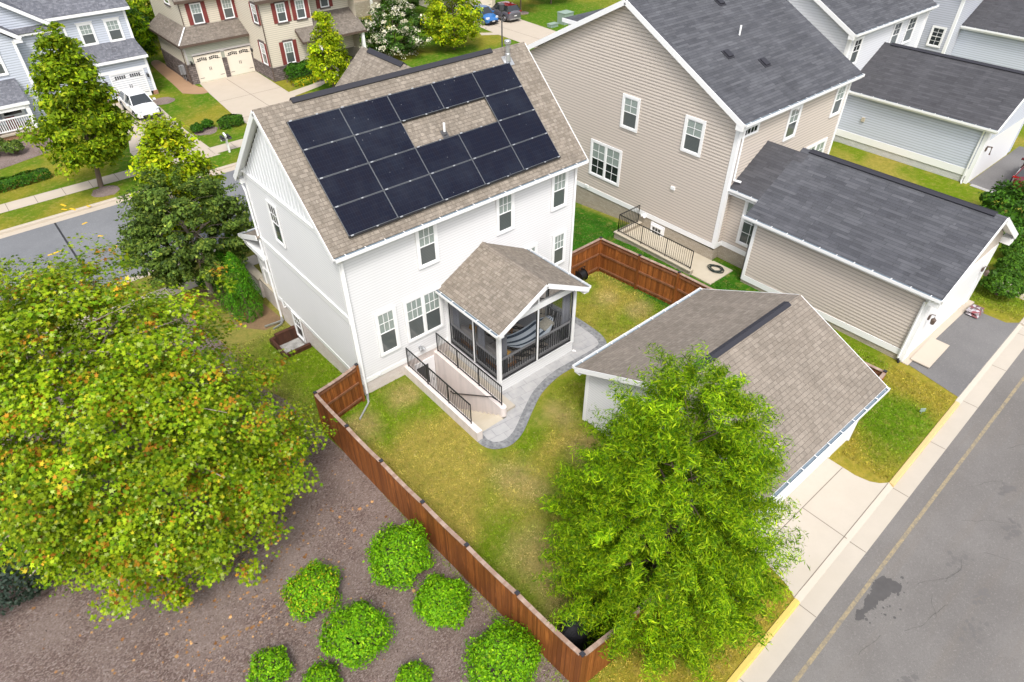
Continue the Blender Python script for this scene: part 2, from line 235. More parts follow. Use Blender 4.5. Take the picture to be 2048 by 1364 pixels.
# ---------------------------------------------------------------- mesh helpers
V = lambda *a: Vector(a)
def gz(x, y):
    """terrain height: rear yards at 0, falling to the front street; both roads sit in shallow troughs"""
    P = ((-400, -.2), (-15.56, -.2), (-15.36, 0), (.5, 0), (7, -.6), (15.3, -.6), (15.55, -.95), (24.9, -.95), (25.15, -.6), (500, -.6))
    for (a, za), (b, zb) in zip(P, P[1:]):
        if y <= b: return za+(zb-za)*(y-a)/(b-a)
    return -.6
YB = (-15.56, -15.36, .5, 7, 15.3, 15.55, 24.9, 25.15)
def things_org(p):
    while p is not None and p.parent is not None: p = p.parent
    return Vector(p['_o']) if p is not None else Vector((0, 0, 0))
class MB:
    def __init__(s): s.v = []; s.f = []; s.uv = []; s.mi = []; s.cur = 0; s.pc = []
    def face(s, pts, uv=None):
        i = len(s.v); s.v += [tuple(p) for p in pts]; s.f.append(tuple(range(i, i+len(pts)))); s.uv.append(uv or [(p[0], p[2] if abs(p[2]) > 1e-9 else p[1]) for p in pts]); s.mi.append(s.cur)
    def box(s, a, b, uvs=1):
        x0, y0, z0 = (min(a[i], b[i]) for i in range(3)); x1, y1, z1 = (max(a[i], b[i]) for i in range(3))
        s.obox(V((x0+x1)/2, (y0+y1)/2, (z0+z1)/2), V(1, 0, 0), V(0, 1, 0), V(0, 0, 1), (x1-x0)/2, (y1-y0)/2, (z1-z0)/2)
    def obox(s, c, X, Y, Z, hx, hy, hz):
        c = Vector(c); X = Vector(X)*hx; Y = Vector(Y)*hy; Z = Vector(Z)*hz
        q = lambda a, b, d: c+X*a+Y*b+Z*d
        o = c.x+c.y*1.7; s.pc.append(len(s.f))
        for pts, (w, h) in (((q(-1, -1, -1), q(1, -1, -1), q(1, -1, 1), q(-1, -1, 1)), (hx, hz)), ((q(1, 1, -1), q(-1, 1, -1), q(-1, 1, 1), q(1, 1, 1)), (hx, hz)),
                            ((q(1, -1, -1), q(1, 1, -1), q(1, 1, 1), q(1, -1, 1)), (hy, hz)), ((q(-1, 1, -1), q(-1, -1, -1), q(-1, -1, 1), q(-1, 1, 1)), (hy, hz)),
                            ((q(-1, -1, 1), q(1, -1, 1), q(1, 1, 1), q(-1, 1, 1)), (hx, hy)), ((q(-1, 1, -1), q(1, 1, -1), q(1, -1, -1), q(-1, -1, -1)), (hx, hy))):
            s.face(pts, [(o-w, -h), (o+w, -h), (o+w, h), (o-w, h)])
    def bar(s, a, b, w, h, up=(0, 0, 1)):
        a = Vector(a); b = Vector(b); d = b-a; L = d.length
        if L < 1e-6: return
        d.normalize(); u = Vector(up); sx = d.cross(u)
        if sx.length < 1e-4: sx = d.cross(V(1, 0, 0))
        sx.normalize(); uz = sx.cross(d); s.obox((a+b)/2, d, sx, uz, L/2, w/2, h/2)
    def tube(s, pts, r, n=6, cap=True):
        s.pc.append(len(s.f)); pts = [Vector(p) for p in pts]; rings = []; rs = r if isinstance(r, (list, tuple)) else [r]*len(pts)
        for i, p in enumerate(pts):
            d = (pts[min(i+1, len(pts)-1)]-pts[max(i-1, 0)]).normalized(); a = d.cross(V(.13, .31, .94))
            if a.length < .05: a = d.cross(V(1, 0, 0))
            a.normalize(); b = d.cross(a); base = len(s.v)
            for k in range(n): t = 2*math.pi*k/n; s.v.append(tuple(p+a*math.cos(t)*rs[i]+b*math.sin(t)*rs[i]))
            rings.append(base)
        for i in range(len(rings)-1):
            for k in range(n):
                s.f.append((rings[i]+k, rings[i]+(k+1) % n, rings[i+1]+(k+1) % n, rings[i+1]+k)); s.uv.append([(k/n, i), ((k+1)/n, i), ((k+1)/n, i+1), (k/n, i+1)]); s.mi.append(s.cur)
        if cap:
            for b, rev in ((rings[0], 1), (rings[-1], 0)):
                ix = list(range(b, b+n)); ix = ix[::-1] if rev else ix; s.f.append(tuple(ix)); s.uv.append([(0, 0)]*n); s.mi.append(s.cur)
    def plane(s, pts):
        """planar face with metric UV: u level, v up the slope"""
        pts = [Vector(p) for p in pts]; n = (pts[1]-pts[0]).cross(pts[2]-pts[0]).normalized()
        if n.z < 0: pts.reverse(); n = -n
        u = V(0, 0, 1).cross(n)
        if u.length < 1e-4: u = V(1, 0, 0)
        u.normalize(); w = n.cross(u); s.face(pts, [(p.dot(u), p.dot(w)) for p in pts])
    def slab(s, pts, th):
        """roof slope: top skin, underside and edges"""
        s.pc.append(len(s.f)); s.plane(pts); pts = [Vector(p) for p in pts]; n = (pts[1]-pts[0]).cross(pts[2]-pts[0]).normalized()
        if n.z < 0: pts.reverse(); n = -n
        lo = [p-n*th for p in pts]; s.face(lo[::-1])
        for i in range(len(pts)): j = (i+1) % len(pts); s.face((lo[i], lo[j], pts[j], pts[i]))
    def prism(s, poly, O, U, Wv, N, d):
        """extrude a 2-D outline (u,w) along N by d"""
        O, U, Wv, N = map(Vector, (O, U, Wv, N)); A = [O+U*a+Wv*b for a, b in poly]; B = [p+N*d for p in A]
        s.face(B, list(poly)); s.face(A[::-1], list(poly)[::-1])
        for i in range(len(A)): j = (i+1) % len(A); s.face((A[i], A[j], B[j], B[i]))
    SPLIT = {'corner_board', 'fascia', 'stone_base', 'stone_cap', 'brick_base', 'porch_post', 'corner_post', 'mullion_post', 'porch_base', 'post', 'mounting_rail', 'flange', 'band_board', 'base_board', 'porch_cap', 'downspout', 'gutter', 'sill', 'trim_board', 'wing_trim', 'meter_box', 'lites'}
    def pieces(s, tol=.03):
        """groups of primitives that touch each other"""
        st = sorted(set(s.pc)); st = st if st and st[0] == 0 else [0]+st; rg = list(zip(st, st[1:]+[len(s.f)])); bb = []
        for a, b in rg:
            P = np.array([s.v[i] for f in s.f[a:b] for i in f]); bb.append((P.min(0)-tol, P.max(0)+tol))
        par = list(range(len(rg)))
        def fd(i):
            while par[i] != i: i = par[i]
            return i
        for i in range(len(rg)):
            for j in range(i): 
                if (bb[i][0] <= bb[j][1]).all() and (bb[j][0] <= bb[i][1]).all(): par[fd(i)] = fd(j)
        g = {}
        for i, r in enumerate(rg): g.setdefault(fd(i), []).append(r)
        return list(g.values())
    def build(s, name, mat, par=None, smooth=False, kind=None, bevel=0):
        if par is not None and name in s.SPLIT and len(s.pc) > 1:
            gs = s.pieces(.07 if name == 'lites' else .03)
            if len(gs) > 1:
                for g in gs:
                    q = MB()
                    for a, b in g:
                        for k in range(a, b): q.face([s.v[i] for i in s.f[k]], s.uv[k])
                    o = q.build(name, mat, par, smooth, kind, bevel)
                return o
        o = things_org(par); me = bpy.data.meshes.new(name); me.from_pydata([(a-o.x, b-o.y, c-o.z) for a, b, c in s.v], [], s.f)
        mats = mat if isinstance(mat, list) else [mat]
        for m in mats: me.materials.append(MATS[m])
        uvl = me.uv_layers.new(name='UVMap'); flat = [c for fu in s.uv for p in fu for c in p]
        if len(flat) == 2*len(me.loops): uvl.data.foreach_set('uv', flat)
        if len(mats) > 1: me.polygons.foreach_set('material_index', s.mi)
        if smooth: me.polygons.foreach_set('use_smooth', [True]*len(me.polygons))
        me.update(); ob = bpy.data.objects.new(name, me); COL.objects.link(ob)
        if par is not None: ob.parent = par
        else: ob['_o'] = (0, 0, 0)
        if kind: ob['kind'] = kind
        if bevel: b = ob.modifiers.new('bevel', 'BEVEL'); b.width = bevel; b.segments = 2; b.limit_method = 'ANGLE'
        return ob
def thing(name, loc, label, cat, group=None):
    o = bpy.data.objects.new(name, None); o.empty_display_size = .2; COL.objects.link(o); o.location = loc; o['_o'] = tuple(loc)
    o['label'] = label; o['category'] = cat
    if group: o['group'] = group
    return o
def tag(o, label, cat, group=None):
    o['label'] = label; o['category'] = cat
    if group: o['group'] = group
    return o
def rehome(o, loc):
    """give a single-mesh thing its origin at its base"""
    o.data.transform(Matrix.Translation(-Vector(loc))); o.location = loc; return o
def copy_tree(src, loc, rz=0, label=None, scale=None):
    def rec(o, par):
        c = o.copy(); COL.objects.link(c); c.parent = par
        for ch in o.children: rec(ch, c)
        return c
    r = rec(src, None); r.location = loc; r.rotation_euler = (0, 0, rz); r['_o'] = tuple(loc)
    if label: r['label'] = label
    if scale: r.scale = scale
    return r
def clip(poly, a, c, keep_less):
    """clip 2-D polygon against coordinate a (0/1) <= c or >= c"""
    out = []; ins = (lambda p: p[a] <= c+1e-9) if keep_less else (lambda p: p[a] >= c-1e-9)
    for i in range(len(poly)):
        p, q = poly[i], poly[(i+1) % len(poly)]
        if ins(p): out.append(p)
        if ins(p) != ins(q):
            t = (c-p[a])/(q[a]-p[a]); out.append((p[0]+(q[0]-p[0])*t, p[1]+(q[1]-p[1])*t))
    return out
def siding(mb, poly, O, U, N, ex=.115, lip=.017, z0=None):
    """horizontal lap siding over a convex outline (u, z); every course leans out at its foot"""
    O, U, N = map(Vector, (O, U, N)); zs = [p[1] for p in poly]; zlo, zhi = min(zs), max(zs); k = zlo if z0 is None else z0
    while k < zhi-1e-6:
        b = clip(clip(poly, 1, k, False), 1, min(k+ex, zhi), True)
        if len(b) > 2:
            P = [O+U*u+V(0, 0, z)+N*(lip*(1-(z-k)/ex)+.004) for u, z in b]; mb.face(P, [(u, (z-k)/ex*.98+.005) for u, z in b])
            lo = [p for p in b if abs(p[1]-k) < 1e-6]
            if len(lo) >= 2:
                u0, u1 = min(p[0] for p in lo), max(p[0] for p in lo); mb.face((O+U*u0+V(0, 0, k), O+U*u1+V(0, 0, k), O+U*u1+V(0, 0, k)+N*(lip+.004), O+U*u0+V(0, 0, k)+N*(lip+.004)))
        k += ex
def wallface(mb, poly, O, U, N, off=0):
    O, U, N = map(Vector, (O, U, N)); mb.face([O+U*u+V(0, 0, z)+N*off for u, z in poly], list(poly))
def window(par, O, U, N, u0, z0, u1, z1, n=1, grid=(3, 2), trim=.10, panes=('blind', 'screen'), sill=True, name='window', frame='trim', lowgrid=False, head=False, fixed=False):
    """double-hung window standing on a wall plane: casing, sashes, muntins; its panes are a sub-part"""
    O, U, N = map(Vector, (O, U, N)); O = O+N*.02; m = MB(); Z = V(0, 0, 1); P = lambda u, z, d: O+U*u+Z*z+N*d
    def b(ua, za, ub, zb, d0, d1): m.obox(P((ua+ub)/2, (za+zb)/2, (d0+d1)/2), U, N, Z, abs(ub-ua)/2, abs(d1-d0)/2, abs(zb-za)/2)
    b(u0, z0, u0+trim, z1, .01, .060); b(u1-trim, z0, u1, z1, .01, .060); b(u0+trim, z1-trim, u1-trim, z1, .01, .062); b(u0+trim, z0, u1-trim, z0+trim*.9, .01, .066)
    if head: b(u0-.06, z1, u1+.06, z1+.07, .01, .09)
    w = (u1-u0-2*trim-(n-1)*trim*.8)/n; pb = MB(); zt, zb_ = z1-trim, z0+trim*.9; zm = (zt+zb_)/2
    for i in range(n):
        a = u0+trim+i*(w+trim*.8); e = a+w
        if i: b(a-trim*.8, zb_, a, zt, .01, .058)
        s_ = .035
        if fixed:
            b(a, zb_, a+.02, zt, .02, .05); b(e-.02, zb_, e, zt, .02, .05)
            for k in range(1, grid[0]): x = a+w*k/grid[0]; b(x-.012, zb_, x+.012, zt, .027, .04)
            pb.cur = 0; pb.face((P(a, zb_, .026), P(e, zb_, .026), P(e, zt, .026), P(a, zt, .026)), [(a, zb_), (e, zb_), (e, zt), (a, zt)]); continue
        for (za, zc, d) in ((zm, zt, .040), (zb_, zm+.03, .032)):
            b(a, za, a+s_, zc, d-.02, d+.008); b(e-s_, za, e, zc, d-.02, d+.008); b(a+s_, zc-s_, e-s_, zc, d-.02, d+.007); b(a+s_, za, e-s_, za+s_, d-.02, d+.007)
        for (za, zc, d, on) in ((zm+s_, zt-s_, .041, True), (zb_+s_, zm-.005, .033, lowgrid)):
            if not on or not grid: continue
            for k in range(1, grid[0]): x = a+s_+(w-2*s_)*k/grid[0]; b(x-.011, za, x+.011, zc, d-.012, d)
            for k in range(1, grid[1]): z = za+(zc-za)*k/grid[1]; b(a+s_, z-.011, e-s_, z+.011, d-.013, d-.001)
        pb.cur = 0; pb.face((P(a, zm, .026), P(e, zm, .026), P(e, zt, .026), P(a, zt, .026)), [(a, zm), (e, zm), (e, zt), (a, zt)])
        pb.cur = 1; pb.face((P(a, zb_, .020), P(e, zb_, .020), P(e, zm, .020), P(a, zm, .020)), [(a, zb_), (e, zb_), (e, zm), (a, zm)])
    f = m.build(name, frame, par); pb.build('pane', list(panes), f); return f
def gutter(par, a, b, out, name='gutter', mat='trim', s=.11, straps=True):
    """open trough from a to b; out = horizontal direction away from the roof"""
    a, b, out = Vector(a), Vector(b), Vector(out); m = MB(); D = (b-a).normalized(); Z = V(0, 0, 1); L = (b-a).length; mid = (a+b)/2
    m.obox(mid+out*s*1.0-Z*s*.45, D, out, Z, L/2, .008, s*.55); m.obox(mid+out*s*.5-Z*s, D, out, Z, L/2, s*.5, .008)
    for e, sg in ((a, 1), (b, -1)): m.obox(e+D*sg*.008+out*s*.5-Z*s*.5, D, out, Z, .008, s*.5, s*.5)
    if straps:
        k = .4
        while k < L: m.obox(a+D*k+out*s*.5+Z*.008, D, out, Z, .014, s*.62, .006); k += .75
    o = m.build(name, mat, par); i = MB(); i.obox(mid+out*s*.5-Z*s*.86, D, out, Z, L/2-.02, s*.42, .006); i.obox(mid+out*.012-Z*s*.45, D, out, Z, L/2-.01, .006, s*.45); i.build('trough_floor', 'gutter_in', o); return o
def drape(mb, poly, off, uvscale=1.0, fn=gz):
    """lay a flat 2-D outline on the terrain, split where the slope changes"""
    ys = [min(p[1] for p in poly)]+[y for y in YB if min(p[1] for p in poly) < y < max(p[1] for p in poly)]+[max(p[1] for p in poly)]
    for a, b in zip(ys, ys[1:]):
        q = clip(clip(poly, 1, a, False), 1, b, True)
        if len(q) > 2: mb.face([(x, y, fn(x, (y if a < y < b else (y+(1e-6 if y <= a else -1e-6))))+off) for x, y in q], list(q))
def smooth_line(pts, n=6):
    out = []; P = [np.array(p, float) for p in pts]
    for i in range(len(P)-1):
        p0, p1, p2, p3 = P[max(i-1, 0)], P[i], P[i+1], P[min(i+2, len(P)-1)]
        for k in range(n):
            t = k/n; out.append(tuple(.5*((2*p1)+(-p0+p2)*t+(2*p0-5*p1+4*p2-p3)*t*t+(-p0+3*p1-3*p2+p3)*t**3)))
    out.append(tuple(P[-1])); return out
def railing(par, pts, h=.95, step=.11, posts=True, mat='black', top=.035, base=.08):
    """metal railing along pts: top and bottom rails, pickets and posts, each kind a part"""
    pk, rl, po = MB(), MB(), MB()
    for a, b in zip(pts, pts[1:]):
        a, b = Vector(a), Vector(b); L = (b-a).length; Z = V(0, 0, 1); n = max(2, int(L/step))
        rl.bar(a+Z*h, b+Z*h, .04, top); rl.bar(a+Z*base, b+Z*base, .03, .025)
        for i in range(1, n): p = a+(b-a)*i/n; pk.bar(p+Z*base, p+Z*h, .013, .013)
        m = max(1, round(L/1.5))
        for i in range(m+1): p = a+(b-a)*i/m; po.bar(p, p+Z*(h+.02), .032, .032)
    rl.build('rail', mat, par); pk.build('pickets', mat, par)
    if posts: po.build('post', mat, par)
# ---------------------------------------------------------------- foliage
def star(n=5, inner=.34, stem=.15):
    p = []
    for k in range(n):
        a = math.pi/2+(k-(n-1)/2)*(2*math.pi/(n+.6))*-1; r = 1-.18*abs(k-(n-1)/2)
        p.append((math.cos(a)*r, math.sin(a)*r+.2))
        if k < n-1: a2 = math.pi/2+(k+.5-(n-1)/2)*(2*math.pi/(n+.6))*-1; p.append((math.cos(a2)*inner, math.sin(a2)*inner+.2))
    p.append((0, -.35)); return np.array(p)
LEAF = {'star': star(), 'oval': np.array([(0, -1), (.5, -.2), (.42, .5), (0, 1), (-.42, .5), (-.5, -.2)]), 'dia': np.array([(0, -1), (.6, 0), (0, 1), (-.6, 0)]), 'long': np.array([(0, -1), (.17, 0), (0, 1), (-.17, 0)]),
        'tri': np.array([(-.4, -.7), (.45, -.5), (.05, 1)])}
def leaf_mesh(name, mat, par, C, size, shape, pal, nrm, up=.6, rnd=.6, sj=.35, hj=.25, fold=.25, axis=None, colarr=None, cmul=None):
    """one mesh of separate leaves at centres C; nrm = outward direction per leaf; pal = [(weight, rgb)...]"""
    n = len(C); sh = LEAF[shape]; k = len(sh); o = things_org(par)
    N = nrm+np.array([0, 0, up])+NR.normal(0, rnd, (n, 3)); N /= np.linalg.norm(N, axis=1)[:, None]+1e-9
    T = NR.normal(0, 1, (n, 3)) if axis is None else axis+NR.normal(0, .45, (n, 3))
    T -= N*(T*N).sum(1)[:, None]; T /= np.linalg.norm(T, axis=1)[:, None]+1e-9; B = np.cross(N, T)
    S = size*np.exp(NR.normal(0, sj, n))
    P = C[:, None, :]+S[:, None, None]*(B[:, None, :]*sh[None, :, 0, None]+T[:, None, :]*sh[None, :, 1, None]-N[:, None, :]*(np.abs(sh[None, :, 0, None])*fold+np.maximum(sh[None, :, 1, None], 0)*fold*.6))
    P -= np.array(o)[None, None, :]
    me = bpy.data.meshes.new(name); me.vertices.add(n*k); me.vertices.foreach_set('co', P.astype(np.float32).ravel())
    me.loops.add(n*k); me.loops.foreach_set('vertex_index', np.arange(n*k, dtype=np.int32)); me.polygons.add(n); me.polygons.foreach_set('loop_start', np.arange(0, n*k, k, dtype=np.int32)); me.polygons.foreach_set('loop_total', np.full(n, k, np.int32))
    w = np.array([p[0] for p in pal], float); w /= w.sum(); ci = NR.choice(len(pal), n, p=w); c = (np.array([p[1] for p in pal])[ci] if colarr is None else colarr)*np.exp(NR.normal(0, hj, n))[:, None]
    if cmul is not None: c = c*cmul[:, None]
    cc = np.ones((n, k, 4), np.float32); cc[:, :, :3] = np.clip(c, 0, 1)[:, None, :]
    me.update(calc_edges=True); at = me.color_attributes.new('Col', 'FLOAT_COLOR', 'POINT'); at.data.foreach_set('color', cc.ravel())
    me.materials.append(MATS[mat]); ob = bpy.data.objects.new(name, me); COL.objects.link(ob)
    if par is not None: ob.parent = par
    else: ob['_o'] = (0, 0, 0)
    return ob
def unit(n):
    d = NR.normal(0, 1, (n, 3)); return d/np.linalg.norm(d, axis=1)[:, None]
def clumps(base, prof, n, H, z0, jitter=.12, inner=.35, seed=None):
    """clump centres through a crown: prof(t) radius at height fraction t"""
    out = []
    ts = np.linspace(0, 1, 60); ar = np.array([max(prof(t), .01) for t in ts]); cdf = np.cumsum(ar**1.2); cdf /= cdf[-1]
    for i in range(n):
        t = np.interp(NR.random(), cdf, ts); r = prof(t)*(inner+(1-inner)*NR.random()**.45)*(1+NR.normal(0, jitter)); a = NR.random()*2*math.pi
        out.append((base[0]+math.cos(a)*r, base[1]+math.sin(a)*r, z0+t*(H-z0), t))
    return np.array(out)
def crown(par, cl, rad, per, size, shape, pal, mat='leaf', flat=.7, base=None, name='crown', up=.6, rnd=.6, droop=0, hj=.25, cj=.16, sj=.3, spray=False):
    """leaves gathered in clumps; each clump has its own size and hue"""
    A, Nn, K = [], [], []
    bx = np.array(base) if base is not None else cl[:, :3].mean(0)
    for c in cl:
        r = rad*(.65+.7*NR.random()); m = int(per*(.6+.8*NR.random())); d = unit(m)
        d[:, 2] = np.where(NR.random(m) < .75, np.abs(d[:, 2]), d[:, 2]); q = d*(NR.random(m)**.4)[:, None]*r; q[:, 2] *= flat
        if spray:
            o = np.array([c[0]-bx[0], c[1]-bx[1], 0]); o = o/(np.linalg.norm(o)+1e-6); s_ = (NR.random(m)**1.2)[:, None]*r*1.5; q = q*.5+o[None]*s_; q[:, 2] -= (s_[:, 0]**2)*droop-s_[:, 0]*.25
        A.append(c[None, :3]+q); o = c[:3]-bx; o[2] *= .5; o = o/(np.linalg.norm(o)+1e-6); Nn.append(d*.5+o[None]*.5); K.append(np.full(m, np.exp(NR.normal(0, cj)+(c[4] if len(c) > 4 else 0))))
    A = np.concatenate(A); Nn = np.concatenate(Nn)
    return leaf_mesh(name, mat, par, A, size, shape, pal, Nn, up, rnd, sj, hj, cmul=np.concatenate(K))
def trunk(par, base, H, r, cl, nl, mat='bark', lean=(0, 0), fork=.35, name='trunk'):
    m = MB(); b = Vector(base); top = b+V(lean[0], lean[1], H); pts = [b+(top-b)*t+V(math.sin(t*5)*.05, math.cos(t*4)*.05, 0) for t in np.linspace(0, 1, 8)]
    m.tube([b-V(0, 0, .1)]+pts, [r*1.35]+[r*(1-.85*t) for t in np.linspace(0, 1, 8)], 8)
    idx = NR.choice(len(cl), min(nl, len(cl)), replace=False)
    for i in idx:
        c = Vector(cl[i][:3]); t = min(.9, max(fork*.6, (c.z-b.z)/H-.25*(c-b-V(0, 0, c.z-b.z)).length/max(H, .1))); p = b+(top-b)*t
        mid = (p+c)/2+V(0, 0, .12*(c-p).length); rr = r*(1-.8*t)*.5; m.tube([p, mid, c], [rr, rr*.6, rr*.2], 5)
    return m.build(name, mat, par, smooth=True)
# ---------------------------------------------------------------- setting
def vnoise(x, y, s, seed=0):
    x = x/s; y = y/s; xi, yi = math.floor(x), math.floor(y); fx, fy = x-xi, y-yi; fx = fx*fx*(3-2*fx); fy = fy*fy*(3-2*fy)
    h = lambda a, b: (math.sin(a*127.1+b*311.7+seed*74.7)*43758.5453) % 1
    return (h(xi, yi)*(1-fx)+h(xi+1, yi)*fx)*(1-fy)+(h(xi, yi+1)*(1-fx)+h(xi+1, yi+1)*fx)*fy
def sm(a, b, x): t = max(0, min(1, (x-a)/(b-a))); return t*t*(3-2*t)
G_DRY, G_OLIVE, G_BRIGHT, G_DEEP, G_TAN = (np.array(c) for c in ((.315, .245, .035), (.150, .180, .012), (.125, .215, .006), (.030, .125, .007), (.37, .30, .10)))
DRYSPOTS = ((1.2, -.9, .9), (-.9, -1.3, .8), (1.7, -6.6, .9), (1.9, -7.6, .8), (4.6, -7.4, 1.2), (5.0, -5.6, 1.0), (11.8, -1.6, .9), (12.2, -3.2, .9), (9.9, -4.8, .7), (.5, -9.6, 1.5), (2.2, -10.4, 1.3), (.2, -11.0, 1.2))
def lawncol(x, y):
    n = .6*vnoise(x, y, 1.7, 1)+.4*vnoise(x, y, .6, 2); n2 = vnoise(x, y, 3.5, 3)
    c = G_OLIVE*(1-sm(.35, .75, n))+G_DRY*sm(.35, .75, n)
    if -16 < y < 1.5 and 13.35 < x < 18.7 and y > -9: c = G_DEEP*(1+.5*(n-.5)); k = sm(.62, .8, n)*sm(-2, -5, y); c = c*(1-k)+G_DRY*k
    elif 1 < y < 12 and 11 < x < 18.2: c = G_DEEP*(1+.5*(n-.5))
    elif x < .2 and -.6 < y < 9: k = sm(-3.2, -1.2, x)*(1-sm(5.6, 7.5, y)); c = (G_BRIGHT*(1-.6*n2)+G_OLIVE*.6*n2)*k+(G_TAN*.6+G_OLIVE*.4)*(1-k)
    elif x > 10.7 and y < -12.5: k = sm(.3, .7, n2*.6+n*.5); c = (G_BRIGHT*.75+G_DEEP*.25)*(1-k)+(G_DRY*.8+G_OLIVE*.2)*k
    elif y < -13.1: c = G_OLIVE*.6+G_BRIGHT*.4 if n < .5 else G_DRY
    elif y > 24: k = sm(.4, .75, n2*.5+n*.5); c = (G_BRIGHT*.4+G_DEEP*.6)*(1-k)+(G_DRY*.65+G_OLIVE*.35)*k
    elif y > 9: c = G_OLIVE*.5+G_TAN*.35
    else:
        k = sm(.42, .64, n2*.45+n*.55)*.85; c = (c*.35+G_BRIGHT*.65)*(1-k)+(G_DRY*.65+G_TAN*.35)*k
        for px, py, pr in DRYSPOTS: k = .8*(1-sm(pr*.3, pr, math.hypot(x-px, y-py)+.5*(n-.5))); c = c*(1-k)+np.array((.36, .275, .11))*k
    return c
SHR = .032                                # the alley runs 1.8 degrees off the house axis
ys_ = lambda x: SHR*(max(-70, min(130, x))-5.1)
def shear(o):
    for v in o.data.vertices: v.co.y += ys_(v.co.x)
    return o
def ground():
    xs = sorted(set([-300, -120, -60, -40]+[round(a, 3) for a in np.arange(-30, 52, .7)]+[56, 62, 75, 100, 150, 300]+[2.07, 3.27, -1.15, 0.0]))
    ys = sorted(set([-200, -100, -50, -30]+[round(a, 3) for a in np.arange(-20, 62, .7)]+[70, 85, 120, 200, 400]+list(YB)+[-4.45, .3, 4.6, 5.9]))
    nx, ny = len(xs), len(ys); v = []; c = []
    for y in ys:
        for x in xs: v.append((x, y+ys_(x)*max(0, min(1, -y/13)), gz(x, y))); c.append((*lawncol(x, y), 1))
    f = []
    for j in range(ny-1):
        for i in range(nx-1):
            mx, my = (xs[i]+xs[i+1])/2, (ys[j]+ys[j+1])/2
            if 2.07 < mx < 3.27 and -4.45 < my < .3: continue
            if -1.15 < mx < 0 and 4.6 < my < 5.9: continue
            f.append((j*nx+i, j*nx+i+1, (j+1)*nx+i+1, (j+1)*nx+i))
    me = bpy.data.meshes.new('ground'); me.from_pydata(v, [], f); at = me.color_attributes.new('Col', 'FLOAT_COLOR', 'POINT'); at.data.foreach_set('color', np.array(c, np.float32).ravel())
    me.materials.append(MATS['lawn']); me.polygons.foreach_set('use_smooth', [False]*len(f)); o = bpy.data.objects.new('ground', me); COL.objects.link(o); o['kind'] = 'structure'; return o
ground()
def sheet(name, polys, mat, off, fn=gz):
    m = MB()
    for p in polys: drape(m, p, off, fn=fn)
    return m.build(name, mat, kind='structure')
rect = lambda x0, y0, x1, y1: [(x0, y0), (x1, y0), (x1, y1), (x0, y1)]
flat = lambda z: (lambda x, y: z)
# mulch bed left of the fence
edge = smooth_line([(-3.4, 12.3), (-2.95, 8.5), (-2.78, 7.0), (-2.87, 3.7), (-2.42, 2.0), (-2.4, .6), (-2.2, -.6), (-2.02, -2.6), (-1.90, -4.7), (-1.79, -6.8), (-1.69, -9.2), (-1.56, -11.4), (-1.40, -13.2), (-1.9, -15.0), (-2.4, -15.3)], 5)
mm = MB()
for a, b in zip(edge, edge[1:]): drape(mm, [(-40, a[1]), a, b, (-40, b[1])][::-1], .012)
mm.build('mulch_bed', 'mulch', kind='structure')
circ = lambda x, y, r, n=20, j=.12: [(x+math.cos(a)*r*(1+random.uniform(-j, j)), y+math.sin(a)*r*(1+random.uniform(-j, j))) for a in np.linspace(0, 2*math.pi, n, endpoint=False)]
sheet('tree_mulch_ring', [circ(-2.6, 26.5, .8, 16)], 'mulch', .012); sheet('tree_mulch_ring', [circ(5.3, 42.8-2.6, .9, 16)], 'mulch', .01); sheet('tree_mulch_ring', [circ(44.9, 42.2, .8, 14)], 'mulch', .012)
sheet('flower_bed', [[(-9, 33.6), (-4.0, 35.2), (-2.5, 36.5), (-3, 38.5), (-9, 38.5)]], 'mulch', .012); sheet('flower_bed', [circ(5.6, 31.9, .85, 16)], 'mulch', .012)
sheet('bare_soil', [[(-.02, 7.25), (-.2, 9.2), (-.9, 10.2), (-1.7, 9.9), (-1.95, 8.3), (-1.0, 7.2)]], 'soil', .010); sheet('bare_soil', [circ(-1.75, 11.3, 1.0, 18, .2)], 'soil', .011)
# alley: road, gutter pan, kerb
LX, RX = -60, 120
shear(sheet('alley_road', [rect(LX, -24.0, RX, -16.07)], 'asph', -.075, flat(0)))
pan = MB(); pan.plane([(LX, -16.10, -.068), (RX, -16.10, -.068), (RX, -15.56, -.10), (LX, -15.56, -.10)])
shear(pan.build('alley_gutter', 'conc', kind='structure'))
js = MB()
for k in range(-6, 20):
    xj = 5.08+k*3.07; js.face([(xj, -16.09, -.0645), (xj+.022, -16.09, -.0645), (xj+.03, -15.57, -.095), (xj+.008, -15.57, -.095)])
shear(js.build('gutter_joints', 'seam', kind='structure'))
def kerb(name, x0, x1, mat, h=.03):
    m = MB(); m.prism([(-15.57, -.2), (-15.57, h-.05), (-15.53, h), (-15.40, h), (-15.38, h-.03), (-15.38, -.2)], (x0, 0, 0), (0, 1, 0), (0, 0, 1), (1, 0, 0), x1-x0); return shear(m.build(name, mat, kind='structure'))
kerb('kerb', -30, 5.1, 'yellow'); kerb('kerb', 11.25, 14.2, 'yfade'); kerb('kerb', 14.2, 17.0, 'yfade', .025); kerb('kerb', 24.2, 60, 'conc')
m = MB(); m.plane([(5.1, -15.57, -.095), (11.25, -15.57, -.095), (11.25, -15.38, .012), (5.1, -15.38, .012)]); m.plane([(17.0, -15.57, -.095), (24.2, -15.57, -.095), (24.2, -15.38, .014), (17.0, -15.38, .014)]); shear(m.build('kerb_ramp', 'conc', kind='structure'))
shear(sheet('road_line', [[(-30, -16.42), (-30, -16.31), (60, -16.94), (60, -17.05)]], 'yline', -.071, flat(0)))
def blotch(pts, amp, n=4, seed=1):
    """ragged outline through pts"""
    rg = random.Random(seed); L = smooth_line(pts+[pts[0]], n)[:-1]; return [(x+rg.gauss(0, amp), y+rg.gauss(0, amp)) for x, y in L]
